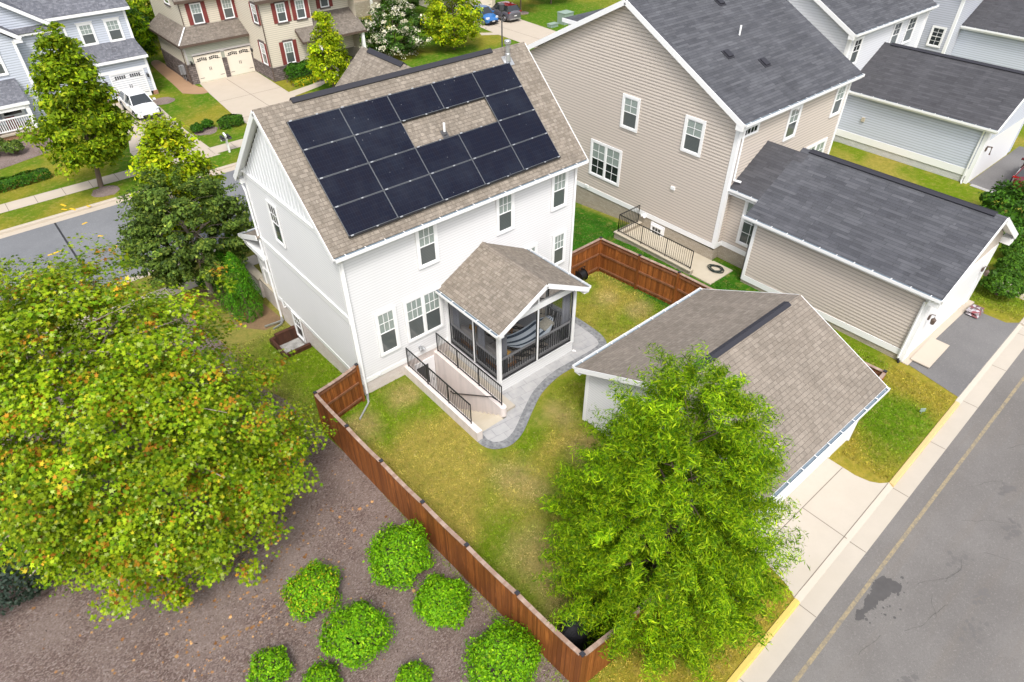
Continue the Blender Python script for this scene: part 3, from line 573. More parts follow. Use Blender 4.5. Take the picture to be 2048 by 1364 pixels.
rb = [(5.85, -16.86), (6.1, -16.75), (6.4, -16.83), (6.75, -16.70), (7.0, -16.72), (7.35, -16.62), (7.75, -16.7), (7.9, -16.95), (7.86, -17.22), (7.6, -17.28), (7.45, -17.15), (7.1, -17.12), (6.9, -17.02), (6.65, -17.06), (6.35, -16.97), (6.1, -16.98)]
mm = MB(); mm.face([(x, y, -.070) for x, y in blotch(rb, .022, 6)])
rg = random.Random(5)
for k in range(26): x, y = rg.gauss(7.3, .55), rg.gauss(-17.15, .16); r = rg.uniform(.012, .05); mm.face([(x+math.cos(a)*r*rg.uniform(.6, 1.3), y+math.sin(a)*r*rg.uniform(.6, 1.3), -.0700-.0002*k) for a in np.linspace(0, 6.28, 9)[:-1]])
mm.build('damp_stain', 'damp', kind='structure')
mm = MB()
for k, (x, y, r) in enumerate(((10.1, -18.0, .55), (9.4, -18.9, .4), (8.2, -19.1, .6), (12.4, -18.6, .7), (5.2, -18.6, .5), (14.0, -17.9, .4))): 
    for j in range(20): px, py = x+rg.gauss(0, r*.5), y+rg.gauss(0, r*.22); q = rg.uniform(.02, .09); mm.face([(px+math.cos(a)*q*rg.uniform(.5, 1.4), py+math.sin(a)*q*rg.uniform(.5, 1.4), -.0725+.00004*(k*20+j)) for a in np.linspace(0, 6.28, 10)[:-1]])
mm.build('oil_drips', 'oil', kind='structure')
mm = MB()
for x, y, a0, L in ((8.3, -17.5, -.4, 1.6), (9.0, -18.0, .2, 1.3), (10.9, -18.35, -1.0, 1.2), (11.6, -17.4, -.8, 1.6), (6.6, -17.9, -.3, 1.8), (7.7, -18.3, .5, .8), (13.2, -17.0, -.5, 1.4), (16.0, -17.2, -.4, 1.5), (5.0, -17.4, -.2, 1.0), (12.6, -19.0, .3, 1.4)):
    p = np.array((x, y)); a = a0
    for k in range(int(L/.09)):
        a += rg.gauss(0, .22); a += (a0-a)*.35; q = p+np.array((math.cos(a), math.sin(a)))*.09; nn = np.array((-math.sin(a), math.cos(a)))*rg.uniform(.0025, .006); mm.face([(*(p-nn), -.0705), (*(q-nn), -.0705), (*(q+nn), -.0705), (*(p+nn), -.0705)]); p = q
mm.build('road_cracks', 'crack', kind='structure')
# driveway of the white garage
dr = [(5.5, -13.25), (5.45, -14.3), (5.3, -15.0), (5.1, -15.38), (11.25, -15.20), (10.98, -15.0), (10.8, -14.75), (10.68, -14.3), (10.68, -13.25)]
sheet('driveway', [dr], 'conc', .012); sheet('driveway_joint', [rect(5.45, -13.86, 10.66, -13.835), rect(8.1, -15.37, 8.125, -13.86), [(5.12, -15.385), (11.2, -15.20), (11.2, -15.175), (5.12, -15.36)]], 'seam', .016)
sheet('driveway', [[(17.8, -12.55), (17.3, -15.0), (24.2, -14.80), (23.75, -14.4), (23.68, -12.5)]], 'asph2', .012)
sheet('driveway', [[(36.8, -7.7), (36.2, -14.4), (46, -14.1), (45, -7.7)]], 'asph2', .012); sheet('gravel_edge', [[(36.5, -7.9), (35.9, -14.4), (36.15, -14.4), (36.85, -7.9)]], 'gravel', .016)
sheet('garden_path', [rect(26.2, -14.7, 27.3, -12.8)], 'conc2', .012)
# front street
sheet('front_street', [rect(-80, 15.5, 120, 24.95)], 'asph3', -.75, flat(0))
for y0, y1, nm in ((15.2, 15.56, 'street_kerb'), (24.88, 25.25, 'street_kerb')):
    m = MB(); s = 1 if y0 < 20 else -1; c0, c1 = (y0, y1) if s > 0 else (y1, y0)
    m.prism([(c0, -.9), (c0, -.585), (c0+s*.16, -.585), (c0+s*.2, -.62), (c0+s*.22, -.735), (c1+s*.30, -.742), (c1+s*.30, -.9)], (-80, 0, 0), (0, 1, 0), (0, 0, 1), (1, 0, 0), 200); m.build(nm, 'conc2', kind='structure')
m = MB(); m.plane([(-.5, 24.86, -.735), (5.9, 24.86, -.735), (4.8, 27.4, -.59), (.2, 27.4, -.59)]); m.plane([(7.9, 24.86, -.735), (14.4, 24.86, -.735), (13.8, 27.4, -.59), (8.6, 27.4, -.59)]); m.plane([(36.3, 24.86, -.735), (43.6, 24.86, -.735), (42.2, 27.4, -.59), (37, 27.4, -.59)]); m.build('driveway_apron', 'conc2', kind='structure')
sheet('sidewalk', [rect(-80, 27.5, 120, 28.75)], 'conc2', .012); sheet('sidewalk', [rect(-80, 12.65, 11, 13.6)], 'conc2', .012)
jm = MB()
for k in range(-30, 40): drape(jm, rect(k*1.52, 27.51, k*1.52+.03, 28.74), .016); drape(jm, rect(k*1.52-20, 12.66, k*1.52-19.97, 13.59), .016)
for xx, yy in ((3.0, 31.5), (3.0, 35)): drape(jm, rect(.4, yy, 4.6, yy+.04), .022)
drape(jm, rect(11.2, 28.8, 11.24, 42), .022)
for yy in (32.5, 37): drape(jm, rect(8.6, yy, 13.8, yy+.04), .022)
drape(jm, rect(39.4, 28.8, 39.44, 44), .022); jm.build('pavement_joints', 'seam', kind='structure')
sheet('driveway', [[(.25, 27.4), (4.75, 27.4), (4.55, 33), (4.75, 42.1), (1.8, 42.1), (1.4, 36), (.3, 31.5)]], 'conc2', .016)
sheet('driveway', [[(8.6, 27.4), (13.8, 27.4), (13.75, 34.3), (14.0, 42.4), (9.05, 42.4), (8.75, 39.4), (8.3, 33)]], 'conc2', .016)
sheet('driveway', [[(37, 27.4), (42.2, 27.4), (43.0, 40), (44.2, 46.2), (38.4, 46.2), (37.4, 37.3)]], 'conc2', .016)
sheet('garden_path', [[(13.7, 34.3), (16.4, 35.1), (19, 36.6), (19, 38.2), (16.2, 36.0), (13.8, 35.5)], [(36.0, 38.2), (37.4, 37.2), (37.5, 38.2), (36.4, 39.0)]], 'conc2', .012)
sheet('side_walk_strip', [smooth_line([(7.1, 40.9), (7.3, 44), (7.5, 48.5), (7.8, 51), (8.5, 51.4), (8.6, 49), (8.6, 42.4), (8.9, 41.2), (8.8, 39.8), (8.0, 39.9), (7.1, 40.9)], 3)[:-1]], 'brownwalk', .014)
sheet('tar_seam', [rect(-5.93, 15.9, -5.83, 24.6)], 'tar', -.746, flat(0))
mm = MB()
for (x, y, l, a) in ((-5.0, 26.2, .5, 1.9), (-5.1, 25.6, .35, 2.2), (-4.7, 25.3, .5, 2.0), (-3.9, 25.1, .3, 2.0)): mm.face([(x+dx*math.cos(a)*l-dy*math.sin(a)*.06, y+dx*math.sin(a)*l+dy*math.cos(a)*.06, -.582) for dx, dy in ((-.5, -1), (.5, -1), (.5, 1), (-.5, 1))])
for (x, y, l, a) in ((-4.6, 23.4, .3, .3), (-4.3, 21.3, .3, 2.4), (-4.0, 19.5, .3, 1.2), (-6.6, 21.0, .8, .1)): mm.face([(x+dx*math.cos(a)*l-dy*math.sin(a)*.06, y+dx*math.sin(a)*l+dy*math.cos(a)*.06, -.745) for dx, dy in ((-.5, -1), (.5, -1), (.5, 1), (-.5, 1))])
mm.build('utility_paint_marks', 'paintyel', kind='structure')
# stamped patio with dark border
outer = smooth_line([(1.86, -4.52), (1.84, -4.95), (2.06, -5.38), (2.6, -5.62), (3.33, -5.46), (4.36, -4.86), (5.29, -4.38), (6.4, -4.12), (7.4, -4.12), (8.4, -4.16), (9.13, -4.1), (9.46, -3.86), (9.66, -3.35), (9.72, -2.5), (9.70, -1.75), (9.6, -.2)], 5)
inner = []
for i, p in enumerate(outer):
    a = np.array(outer[max(i-1, 0)]); b = np.array(outer[min(i+1, len(outer)-1)]); d = (b-a)/np.linalg.norm(b-a); nn = np.array((-d[1], d[0])); inner.append(tuple(np.array(p)+nn*.34))
bm_ = MB()
for i in range(len(outer)-1): bm_.face([(*outer[i], .022), (*outer[i+1], .022), (*inner[i+1], .022), (*inner[i], .022)])
bm_.build('patio_border', 'border', kind='structure')
pm = MB(); ring = inner+[(9.2, -.03), (8.0, -.03), (8.0, -3.31), (4.01, -3.31), (4.01, -4.28), (3.53, -4.28), (3.40, -4.46), (2.2, -4.46)]
pm.face([(x, y, .018) for x, y in ring], ring); pm.build('patio', 'patio', kind='structure')
# ---------------------------------------------------------------- white house
X, Y, Z = V(1, 0, 0), V(0, 1, 0), V(0, 0, 1); nX, nY = -X, -Y
def white_house():
    W_, D, E, RZ = 11.0, 7.32, 6.30, 10.2; RY = 3.66
    t = thing('house', (5.5, 3.66, 0), 'white sided two storey house with solar panels on its brown shingle roof', 'house')
    m = MB(); hole = .56
    siding(m, [(0, .78), (W_, .78), (W_, 6.42), (0, 6.42)], (0, 0, 0), X, nY, .112, .016)
    siding(m, [(0, .84), (D, .84), (D, 6.62), (0, 6.62)], (0, D, 0), nY, nX, .112, .016)
    siding(m, [(0, -.6), (D, -.6), (D, 6.4), (RY, 10.0), (0, 6.4)], (W_, 0, 0), Y, X); siding(m, [(0, -.7), (W_, -.7), (W_, 6.4), (0, 6.4)], (W_, D, 0), nX, Y)
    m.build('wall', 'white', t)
    m = MB(); wallface(m, [(0, -2.2), (W_, -2.2), (W_, .80), (0, .80)], (0, 0, 0), X, nY); wallface(m, [(0, -1.2), (D, -1.2), (D, .86), (0, .86)], (0, D, 0), nY, nX); m.build('foundation', 'brick_white', t)
    m = MB(); b = m.box
    b((-.03, -.03, .60), (W_, -.002, .80)); b((-.032, 0, .66), (-.002, D, .86)); b((-.05, -.0, 3.52), (-.004, D, 3.80)); b((-.075, 0, 3.80), (-.004, D, 3.84)); b((-.05, .1, 6.62), (-.004, D-.1, 6.80)); b((-.08, .1, 6.80), (-.004, D-.1, 6.84))
    b((.1, -.035, 6.28), (W_-.1, -.003, 6.46)); m.build('band_board', 'trim', t)
    m = MB(); b = m.box
    for x0, y0 in ((-.035, -.035),): b((x0, y0, .6), (.10, -.003, 6.45)); b((x0, -.003, .6), (-.003, .11, 6.6))
    b((W_-.10, -.035, .6), (W_+.035, -.003, 6.4)); b((W_+.003, -.003, .6), (W_+.035, .11, 6.4)); b((-.035, D-.11, .6), (-.003, D+.03, 6.6)); m.build('corner_board', 'trim', t)
    # gable end: vertical board and batten
    sl_ = (RZ-6.50)/(RY+.3); gt = lambda y: 10.03-abs(y-RY)*sl_-.06
    m = MB(); wallface(m, [(.05, 6.84), (D-.05, 6.84), (D-.05, gt(D-.05)), (D-RY, gt(RY)), (.05, gt(.05))], (-.012, D, 0), nY, nX)
    y = .3
    while y < D: m.obox(V(-.024, y, (6.84+gt(y))/2), X, Y, Z, .012, .024, max(.01, (gt(y)-6.84)/2)); y += .29
    m.build('gable_siding', 'trimg', t)
    # main roof
    ov = .28; ey = -.30; ez = RZ-sl_*(RY-ey); m = MB()
    m.slab([(-ov, ey, ez), (W_+ov, ey, ez), (W_+ov, RY, RZ), (-ov, RY, RZ)], .09); m.slab([(-ov, RY, RZ), (W_+ov, RY, RZ), (W_+ov, 2*RY-ey, ez), (-ov, 2*RY-ey, ez)], .09)
    # front cross gable
    fx, fzr, fy = 7.3, 9.45, 9.75; hw = 3.6; fe = fzr-hw*.88
    m.slab([(fx, 4.4, fzr), (fx, fy+.2, fzr), (fx-hw, fy+.2, fe), (fx-hw, 4.4, fe)], .09); m.slab([(fx, fy+.2, fzr), (fx, 4.4, fzr), (fx+hw, 4.4, fe), (fx+hw, fy+.2, fe)], .09)
    roof = m.build('roof', 'sh_brown', t)
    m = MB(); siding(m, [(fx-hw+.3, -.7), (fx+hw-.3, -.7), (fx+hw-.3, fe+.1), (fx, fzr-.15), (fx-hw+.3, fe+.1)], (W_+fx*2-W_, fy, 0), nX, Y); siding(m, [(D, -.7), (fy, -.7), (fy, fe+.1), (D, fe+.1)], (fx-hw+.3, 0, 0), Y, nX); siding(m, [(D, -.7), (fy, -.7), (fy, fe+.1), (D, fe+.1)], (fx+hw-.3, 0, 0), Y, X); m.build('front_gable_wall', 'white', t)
    m = MB(); c = V(0, RY, RZ+.03)
    for sg in (1, -1):
        n = V(0, sg*sl_, 1).normalized(); dirn = V(0, sg, -sl_).normalized(); m.obox(V((1.05+9.55)/2, RY, RZ+.055)+dirn*.085, X, dirn, n, (9.55-1.05)/2, .09, .02)
    for sg in (1, -1):
        n = V(sg*.88, 0, 1).normalized(); dirn = V(sg, 0, -.88).normalized(); m.obox(V(fx, (6.6+9.3)/2, fzr+.05)+dirn*.1, Y, dirn, n, 1.35, .11, .02)
    m.build('ridge_vent', 'vent', roof)
    # rakes, soffit returns, fascia
    m = MB(); Nn = V(0, -sl_, 1).normalized()
    for xx in (-ov-.012, W_+ov+.012):
        for sg in (1, -1):
            a = V(xx, RY, RZ-.11); e = V(xx, RY-sg*(RY-ey), ez-.11); m.bar(a, e, .024, .20, (0, 0, 1))
        if xx < 0:
            for sg in (1, -1): a = V(-.14, RY, RZ-.15); e = V(-.14, RY-sg*(RY-ey), ez-.15); m.bar(a, e, .27, .016)
    m.box((-.2, ey, ez-.24), (-.005, .03, ez-.06)); m.box((-.2, D-.03, ez-.24), (-.005, D+.3, ez-.06)); m.box((-.2, ey-.012, ez-.20), (W_+.2, ey+.004, ez-.03)); m.build('fascia', 'trim', t)
    m = MB(); m.box((-ov+.04, ey+.01, ez-.2), (W_+ov-.04, -.02, ez-.185)); m.build('soffit', 'trim', t)
    gutter(t, (-ov+.02, ey-.015, ez-.01), (W_+ov-.03, ey-.015, ez-.01), nY); gutter(t, (-ov+.02, D+.32, ez-.01), (2.6, D+.32, ez-.01), Y)
    # downspouts
    def spout(pts, mat='trim', nm='downspout'):
        m = MB()
        for a, b2 in zip(pts, pts[1:]): m.bar(a, b2, .075, .055, (.3, .8, .1))
        return m.build(nm, mat, t)
    spout([(-.12, ey-.07, ez-.12), (.06, -.09, ez-.4), (.06, -.09, .12)]); spout([(10.8, ey-.07, ez-.1), (10.9, -.09, ez-.35), (10.9, -.09, .1)])
    spout([(.06, -.09, .14), (-.06, -.3, .06), (-.12, -.46, .05), (-.84, -1.02, .05)], 'galv', 'downspout_extension'); spout([(-.09, D+.36, ez-.1), (-.09, D+.05, ez-.6), (-.09, D+.05, -.40)]); spout([(-.09, D+.05, -.40), (-.2, 7.2, -.47), (-.95, 7.33, -.5)], 'galv', 'downspout_extension')
    spout([(-.09, D-.1, -.42), (-.3, 7.02, -.5), (-.72, 6.94, -.52)], 'galv', 'downspout_extension')
    # windows, rear wall then left wall
    for (a, z0, c2, z1, n) in ((2.98, 4.56, 3.90, 6.27, 1), (6.67, 4.56, 7.57, 6.27, 1), (9.58, 4.58, 10.48, 6.27, 1), (9.75, 1.75, 10.56, 3.40, 1), (8.05, 1.9, 8.86, 3.38, 1), (.90, 1.50, 1.80, 3.52, 1), (2.13, 1.50, 3.86, 3.50, 2)): window(t, (0, 0, 0), X, nY, a, z0, c2, z1, n, (3, 2), .11)
    window(t, (0, 0, 0), nY, nX, -5.36, 4.55, -4.52, 6.32, 1, (3, 2), .08, ('glass', 'screen')); window(t, (0, 0, 0), nY, nX, -5.90, -.52, -5.10, .80, 1, (3, 2), .07, ('glass', 'screen'))
    # basement door at the foot of the stairs
    m = MB(); m.box((2.30, -.05, -2.0), (3.24, -.005, .25)); d = m.build('door', 'doorw', t, bevel=.008); m = MB(); m.box((2.36, -.062, -1.75), (2.92, -.052, .02)); m.build('storm_pane', 'darkgrey', d); m = MB(); m.box((3.08, -.09, -1.0), (3.12, -.05, -.86)); m.build('handle', 'galv', d)
    m = MB(); m.box((2.58, -.06, .98), (2.70, -.01, 1.08)); m.tube([(2.64, -.05, 1.0), (2.60, -.16, 1.06), (2.57, -.24, 1.0)], [.03, .05, .07], 8); m.tube([(2.64, -.05, 1.0), (2.70, -.16, 1.06), (2.73, -.24, 1.0)], [.03, .05, .07], 8); m.build('flood_light', 'galv', t)
    m = MB(); m.box((.62, -.05, .66), (.80, -.03, .80)); m.tube([(.71, -.04, .73), (.71, -.09, .73)], .06, 8); m.build('dryer_vent', 'trim', t)
    m = MB(); m.tube([(-.03, 6.55, .62), (-.10, 6.55, .62), (-.12, 6.55, 1.0), (-.12, 6.55, 1.1)], .035, 8); m.build('vent_pipe', 'trim', t)
    m = MB(); m.tube([(-.1, 6.9, 6.95), (-.16, 6.9, 6.9)], [.06, .09], 8); m.box((-.1, 6.84, 6.85), (-.01, 6.96, 7.05)); m.build('flood_light', 'trim', t)
    # solar array: 18 modules in their racking
    sv = V(0, RY-ey, RZ-ez).normalized(); nn = V(0, -sl_, 1).normalized()
    sv = V(0, 1, sl_).normalized(); o0 = V(.52, 0, ez+sl_*(0-ey))+nn*.12+sv*.06; pw, ph = 1.895, 1.055
    proto = None
    cells = [(0, c) for c in range(5)]+[(1, c) for c in range(5)]+[(2, c) for c in (0, 1, 4)]+[(3, c) for c in range(5)]
    for r, c in cells:
        p0 = o0+X*(c*pw)+sv*(r*ph); w, h = pw-.012, ph-.020; m = MB(); mid = p0+X*w/2+sv*h/2
        m.face([p0+nn*.001+X*.012+sv*.012, p0+nn*.001+X*(w-.012)+sv*.012, p0+nn*.001+X*(w-.012)+sv*(h-.012), p0+nn*.001+X*.012+sv*(h-.012)], [(0, 0), (w, 0), (w, h), (0, h)]); po = m.build('solar_panel', 'solar', t)
        m = MB()
        for q, ux, hx in ((mid-sv*(h/2-.006), X, w/2), (mid+sv*(h/2-.006), X, w/2)): m.obox(q-nn*.017, X, sv, nn, hx, .006, .02)
        for q in (mid-X*(w/2-.006), mid+X*(w/2-.006)): m.obox(q-nn*.017, X, sv, nn, .006, h/2-.012, .02)
        m.build('panel_frame', 'alu', po)
    m = MB()
    for r in range(5): q = o0+sv*(r*ph-.012)-nn*.06; m.obox(q+X*(5*pw/2), X, sv, nn, 5*pw/2, .02, .035)
    m.obox(o0-sv*.05-nn*.035+X*(5*pw/2), X, sv, nn, 5*pw/2, .012, .05); m.build('mounting_rail', 'black', t)
    m = MB()
    for r in range(5):
        for k in range(11):
            if r == 3 and k in (5, 6, 7): pass
            q = o0+sv*(r*ph-.013)+X*min(5*pw-.1, k*pw*.5+.12); m.obox(q+nn*.008, X, sv, nn, .035 if k % 2 else .05, .02, .010)
    m.build('panel_clamp', 'galv', t)
    m = MB(); q = V(5.75, 1.72, 0); q.z = ez+sl_*(q.y-ey); m.tube([q, q+Z*.42], .045, 10); m.build('vent_pipe', 'trim', roof); m = MB(); m.obox(q+nn*.01, X, sv, nn, .13, .15, .008); m.tube([q+Z*.02, q+Z*.1], [.1, .055], 10); m.build('pipe_boot', 'darkgrey', roof)
    q = V(10.05, 3.22, 0); q.z = ez+sl_*(q.y-ey); m = MB(); m.obox(q+nn*.012, X, sv, nn, .22, .22, .008); m.tube([q, q+Z*.28], [.13, .10], 12); m.tube([q+Z*.28, q+Z*.30, q+Z*.62, q+Z*.66], [.10, .085, .085, .085], 12); m.tube([q+Z*.64, q+Z*.66, q+Z*.76, q+Z*.78], [.12, .135, .135, .12], 12); m.build('flue_pipe', 'galv', roof)
    # front porch: base, post, little roof and gutter seen past the left end
    m = MB(); m.box((.1, D, -.9), (3.2, 9.6, .50)); m.box((.0, 9.6, -.9), (.25, 11.2, .45)); pf = m.build('porch_base', 'brick_white', t); m = MB(); m.box((-.06, 9.55, .45), (.30, 11.25, .55)); m.box((.05, D, .50), (3.2, 9.55, .53)); m.build('porch_cap', 'step', pf)
    m = MB(); m.box((.12, 8.9, .53), (.34, 9.12, 2.7)); m.box((.12, D+.03, .53), (.30, D+.2, 2.7)); m.build('porch_post', 'trim', t); m = MB(); m.box((.16, D+.2, 1.15), (.24, 8.9, 1.42)); m.box((.17, D+.2, .60), (.23, 8.9, 1.15)); m.build('porch_railing', 'trim', t)
    m = MB(); m.slab([(-.2, 9.6, 2.95), (4.0, 9.6, 2.95), (4.0, D, 3.85), (-.2, D, 3.85)], .08); m.slab([(-.2, 9.6, 2.95), (-.2, D, 3.85), (.25, D, 3.95), (.25, 9.4, 3.05)], .05); pr = m.build('porch_roof', 'sh_brown', t); gutter(pr, (-.25, 9.64, 2.95), (4.0, 9.64, 2.95), Y); m = MB(); m.bar((-.215, 9.62, 2.9), (-.215, D, 3.8), .03, .22); m.box((-.2, D+.02, 2.66), (.3, 9.5, 2.86)); m.build('porch_fascia', 'trim', pr)
    m = MB(); m.box((.06, 9.7, -.62), (1.8, 11.0, -.38)); m.box((.06, 9.7, -.38), (1.3, 10.7, -.16)); m.box((.06, 9.7, -.16), (.9, 10.4, .1)); m.build('porch_step', 'paver', t)
    return t
white_house()
# curved retaining edge of the front landing, timber window well
t = thing('window_well', (-.6, 5.25, -.36), 'brown timber window well filled with white gravel by the basement window', 'window well')
m = MB(); m.box((-1.27, 4.46, -1.0), (-1.13, 6.04, -.24)); m.box((-1.13, 4.46, -1.0), (-.06, 4.60, -.18)); m.box((-1.13, 5.90, -1.0), (-.06, 6.04, -.22)); m.box((-1.0, 5.9, -.22), (-.06, 6.08, -.12)); m.build('timber_wall', 'woodwell', t); m = MB(); m.face([(-1.13, 4.6, -.72), (-.06, 4.6, -.72), (-.06, 5.9, -.72), (-1.13, 5.9, -.72)]); m.build('gravel_fill', 'gravel', t)
# ---------------------------------------------------------------- sunken basement stairs
t = thing('basement_stairs', (2.7, -2.2, 0), 'sunken concrete steps between two pale parged walls leading to the basement door', 'stairs')
m = MB(); m.box((1.83, -4.72, -2.2), (2.07, -.012, .45)); m.build('retaining_wall', 'parge', t, bevel=.01); m = MB(); m.box((3.27, -4.30, -2.2), (3.52, -.012, .45)); m.tube([(3.395, -4.30, -.3), (3.395, -4.30, .449)], .125, 14); m.box((3.1, -4.45, -2.2), (3.42, -4.3, .0)); m.build('retaining_wall', 'parge', t, bevel=.01)
m = MB(); n = 11; y0 = -4.45
for i in range(n): m.box((2.07, y0+i*.285, -2.2), (3.27, y0+(i+1)*.285+(.03 if i < n-1 else 0), -.0-i*.182+.006))
m.box((2.07, y0+n*.285, -2.2), (3.27, -.012, -2.0)); m.build('steps', 'step', t)
t = thing('stair_railing', (1.97, -2.2, .45), 'black metal railing on the outer stair wall beside the lawn', 'railing', 'railings along the basement stairs'); railing(t, [(1.97, -.12, .45), (1.97, -4.2, .45)])
t = thing('stair_railing', (3.40, -2.2, .45), 'black metal railing on the stair wall nearest the screened porch', 'railing', 'railings along the basement stairs'); railing(t, [(3.40, -.12, .45), (3.40, -4.2, .45)])
m = MB(); m.tube([(3.22, -4.15, .80), (3.20, -3.9, .78), (3.20, -1.3, -.95), (3.22, -1.1, -.98)], .022, 8)
for y in (-3.6, -2.6, -1.6): m.tube([(3.20, y, .78-(y+3.9)*.665-.01), (3.27, y, .72-(y+3.9)*.665)], .012, 6)
tag(rehome(m.build('handrail', 'black'), (3.2, -2.6, 0)), 'black sloping handrail fixed to the inner face of the stair wall', 'handrail')
m = MB(); m.box((3.525, -4.28, .0), (4.0, -.03, .12)); m.build('concrete_strip', 'conc', kind='structure')
# ---------------------------------------------------------------- screened porch
def porch():
    t = thing('screened_porch', (6, -1.65, 0), 'screened porch with gabled brown shingle roof on the back of the white house', 'porch')
    x0, x1, y1, F, T = 4.02, 7.98, -3.32, .58, 3.15
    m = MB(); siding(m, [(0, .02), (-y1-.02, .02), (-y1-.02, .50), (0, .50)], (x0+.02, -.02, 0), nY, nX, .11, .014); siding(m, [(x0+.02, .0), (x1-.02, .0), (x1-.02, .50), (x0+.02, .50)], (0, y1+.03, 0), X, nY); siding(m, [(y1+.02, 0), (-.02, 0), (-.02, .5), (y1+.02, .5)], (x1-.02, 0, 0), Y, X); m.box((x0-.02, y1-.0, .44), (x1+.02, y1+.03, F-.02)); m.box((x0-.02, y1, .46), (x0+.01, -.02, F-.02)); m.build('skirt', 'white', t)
    m = MB(); m.box((x0, y1+.03, .48), (x1, -.02, F)); m.build('deck', 'grey', t)
    P = MB(); s = .07
    for (x, y) in ((x0+.06, y1+.06), (x1-.06, y1+.06), (x0+.06, -.09), (x1-.06, -.09)): P.box((x-s, y-s, .5), (x+s, y+s, T))
    P.build('corner_post', 'trim', t)
    P = MB(); P.box((5.96, y1+.03, F), (6.04, y1+.11, 4.05)); P.box((x0+.03, -1.78, F), (x0+.11, -1.70, T)); P.box((x1-.11, -1.78, F), (x1-.03, -1.70, T)); P.build('mullion_post', 'trim', t)
    m = MB(); m.box((x0, y1, T-.02), (x1, y1+.13, T+.22)); m.box((x0, y1+.13, T-.02), (x0+.12, -.02, T+.16)); m.box((x1-.12, y1+.13, T-.02), (x1, -.02, T+.16)); m.build('beam', 'trim', t)
    # dark screen frames, mesh, rail and balusters
    fr, me, rl, pk = MB(), MB(), MB(), MB()
    def bay(a, b, N):
        a, b, N = Vector(a), Vector(b), Vector(N); U = (b-a).normalized(); L = (b-a).length
        for q, hx, hz in ((a+U*L/2+Z*(F+.03), L/2, .03), (a+U*L/2+Z*(T-.05), L/2, .02)): fr.obox(q, U, N, Z, hx, .015, hz)
        for u in (.02, L-.02): fr.obox(a+U*u+Z*(F+T)/2, U, N, Z, .018, .015, (T-F)/2)
        me.face([a+U*.02+Z*F+N*.004, b-U*.02+Z*F+N*.004, b-U*.02+Z*T+N*.004, a+U*.02+Z*T+N*.004])
        i_ = -N*.05; rl.bar(a+i_+Z*(F+.98), b+i_+Z*(F+.98), .09, .04); rl.bar(a+i_+Z*(F+.14), b+i_+Z*(F+.14), .06, .10); n = int(L/.115)
        for k in range(1, n): q = a+(b-a)*k/n+i_*1.1; pk.bar(q+Z*(F+.15), q+Z*(F+.96), .028, .028)
    yy = y1+.05; xx = x0+.05; xr = x1-.05
    bay((x0+.13, yy, 0), (5.96, yy, 0), nY); bay((6.04, yy, 0), (x1-.13, yy, 0), nY); bay((xx, -.16, 0), (xx, -1.70, 0), nX); bay((xx, -1.78, 0), (xx, y1+.13, 0), nX); bay((xr, y1+.13, 0), (xr, -1.78, 0), X)
    me.face([(x0+.3, yy, T+.24), (5.95, yy, T+.24), (5.95, yy, 4.12), (4.5, yy, T+.5)]); me.face([(6.05, yy, T+.24), (x1-.3, yy, T+.24), (7.5, yy, T+.5), (6.05, yy, 4.12)])
    fr.build('screen_frame', 'black', t); me.build('insect_screen', 'mesh', t); rl.build('porch_rail', 'grey', t); pk.build('balusters', 'black', t)
    # roof
    RX_, RZ_, EZ, xa, xb, yf = 5.98, 4.52, 3.34, 3.72, 8.22, -3.74; m = MB(); m.slab([(xa, yf, EZ), (RX_, yf, RZ_), (RX_, -.02, RZ_), (xa, -.02, EZ)], .07); m.slab([(RX_, yf, RZ_), (xb, yf, EZ), (xb, -.02, EZ), (RX_, -.02, RZ_)], .07); r = m.build('roof', 'sh_brown', t)
    m = MB()
    for k in range(24):
        y = yf+.01+k*.155
        for sg in (-1, 1):
            d = V(sg, 0, -.522).normalized(); n = V(sg*.522, 0, 1).normalized(); m.obox(V(RX_, y+.08, RZ_+.012)+d*.07+n*(.004+.005*(k % 2)), Y, d, n, .088, .085, .006)
    m.build('ridge_cap', 'sh_brown2', r)
    m = MB()
    for sg, xe in ((-1, xa), (1, xb)):
        m.bar((RX_, yf-.012, RZ_-.10), (xe, yf-.012, EZ-.10), .024, .19); m.bar((RX_, yf+.17, RZ_-.09), (xe, yf+.17, EZ-.09), .33, .014); m.box((xe-.012*sg-.01, yf, EZ-.19), (xe-.012*sg+.01, -.02, EZ-.02)); m.box((min(xe, xe-sg*.24), yf+.01, EZ-.22), (max(xe, xe-sg*.24), yf+.32, EZ-.17))
    m.build('fascia', 'trim', r); gutter(r, (xa-.02, yf+.02, EZ), (xa-.02, -.03, EZ), nX, s=.1); gutter(r, (xb+.02, yf+.02, EZ), (xb+.02, -.03, EZ), X, s=.1)
    m = MB(); m.tube([(3.86, -3.42, 3.12), (3.86, -3.56, 3.04)], [.06, .11], 10); m.build('flood_light', 'trim', t)
    m = MB(); m.tube([(7.9, -3.42, .12), (7.99, -3.46, .04)], .05, 8); m.build('drain_outlet', 'trim', t)
    # steps with railing outside the right side, close to the house wall
    m = MB()
    for i in range(3): m.box((x1+.05+(0 if i == 2 else .28*(3-i)-.28), -1.15, .0), (x1+.05+.28*(3-i), -.15, .18*(i+1)+.01))
    m.build('porch_step', 'step', t); railing(t, [(x1+.12, -1.12, .55), (x1+.85, -1.12, .1)], .9, .11)
porch()
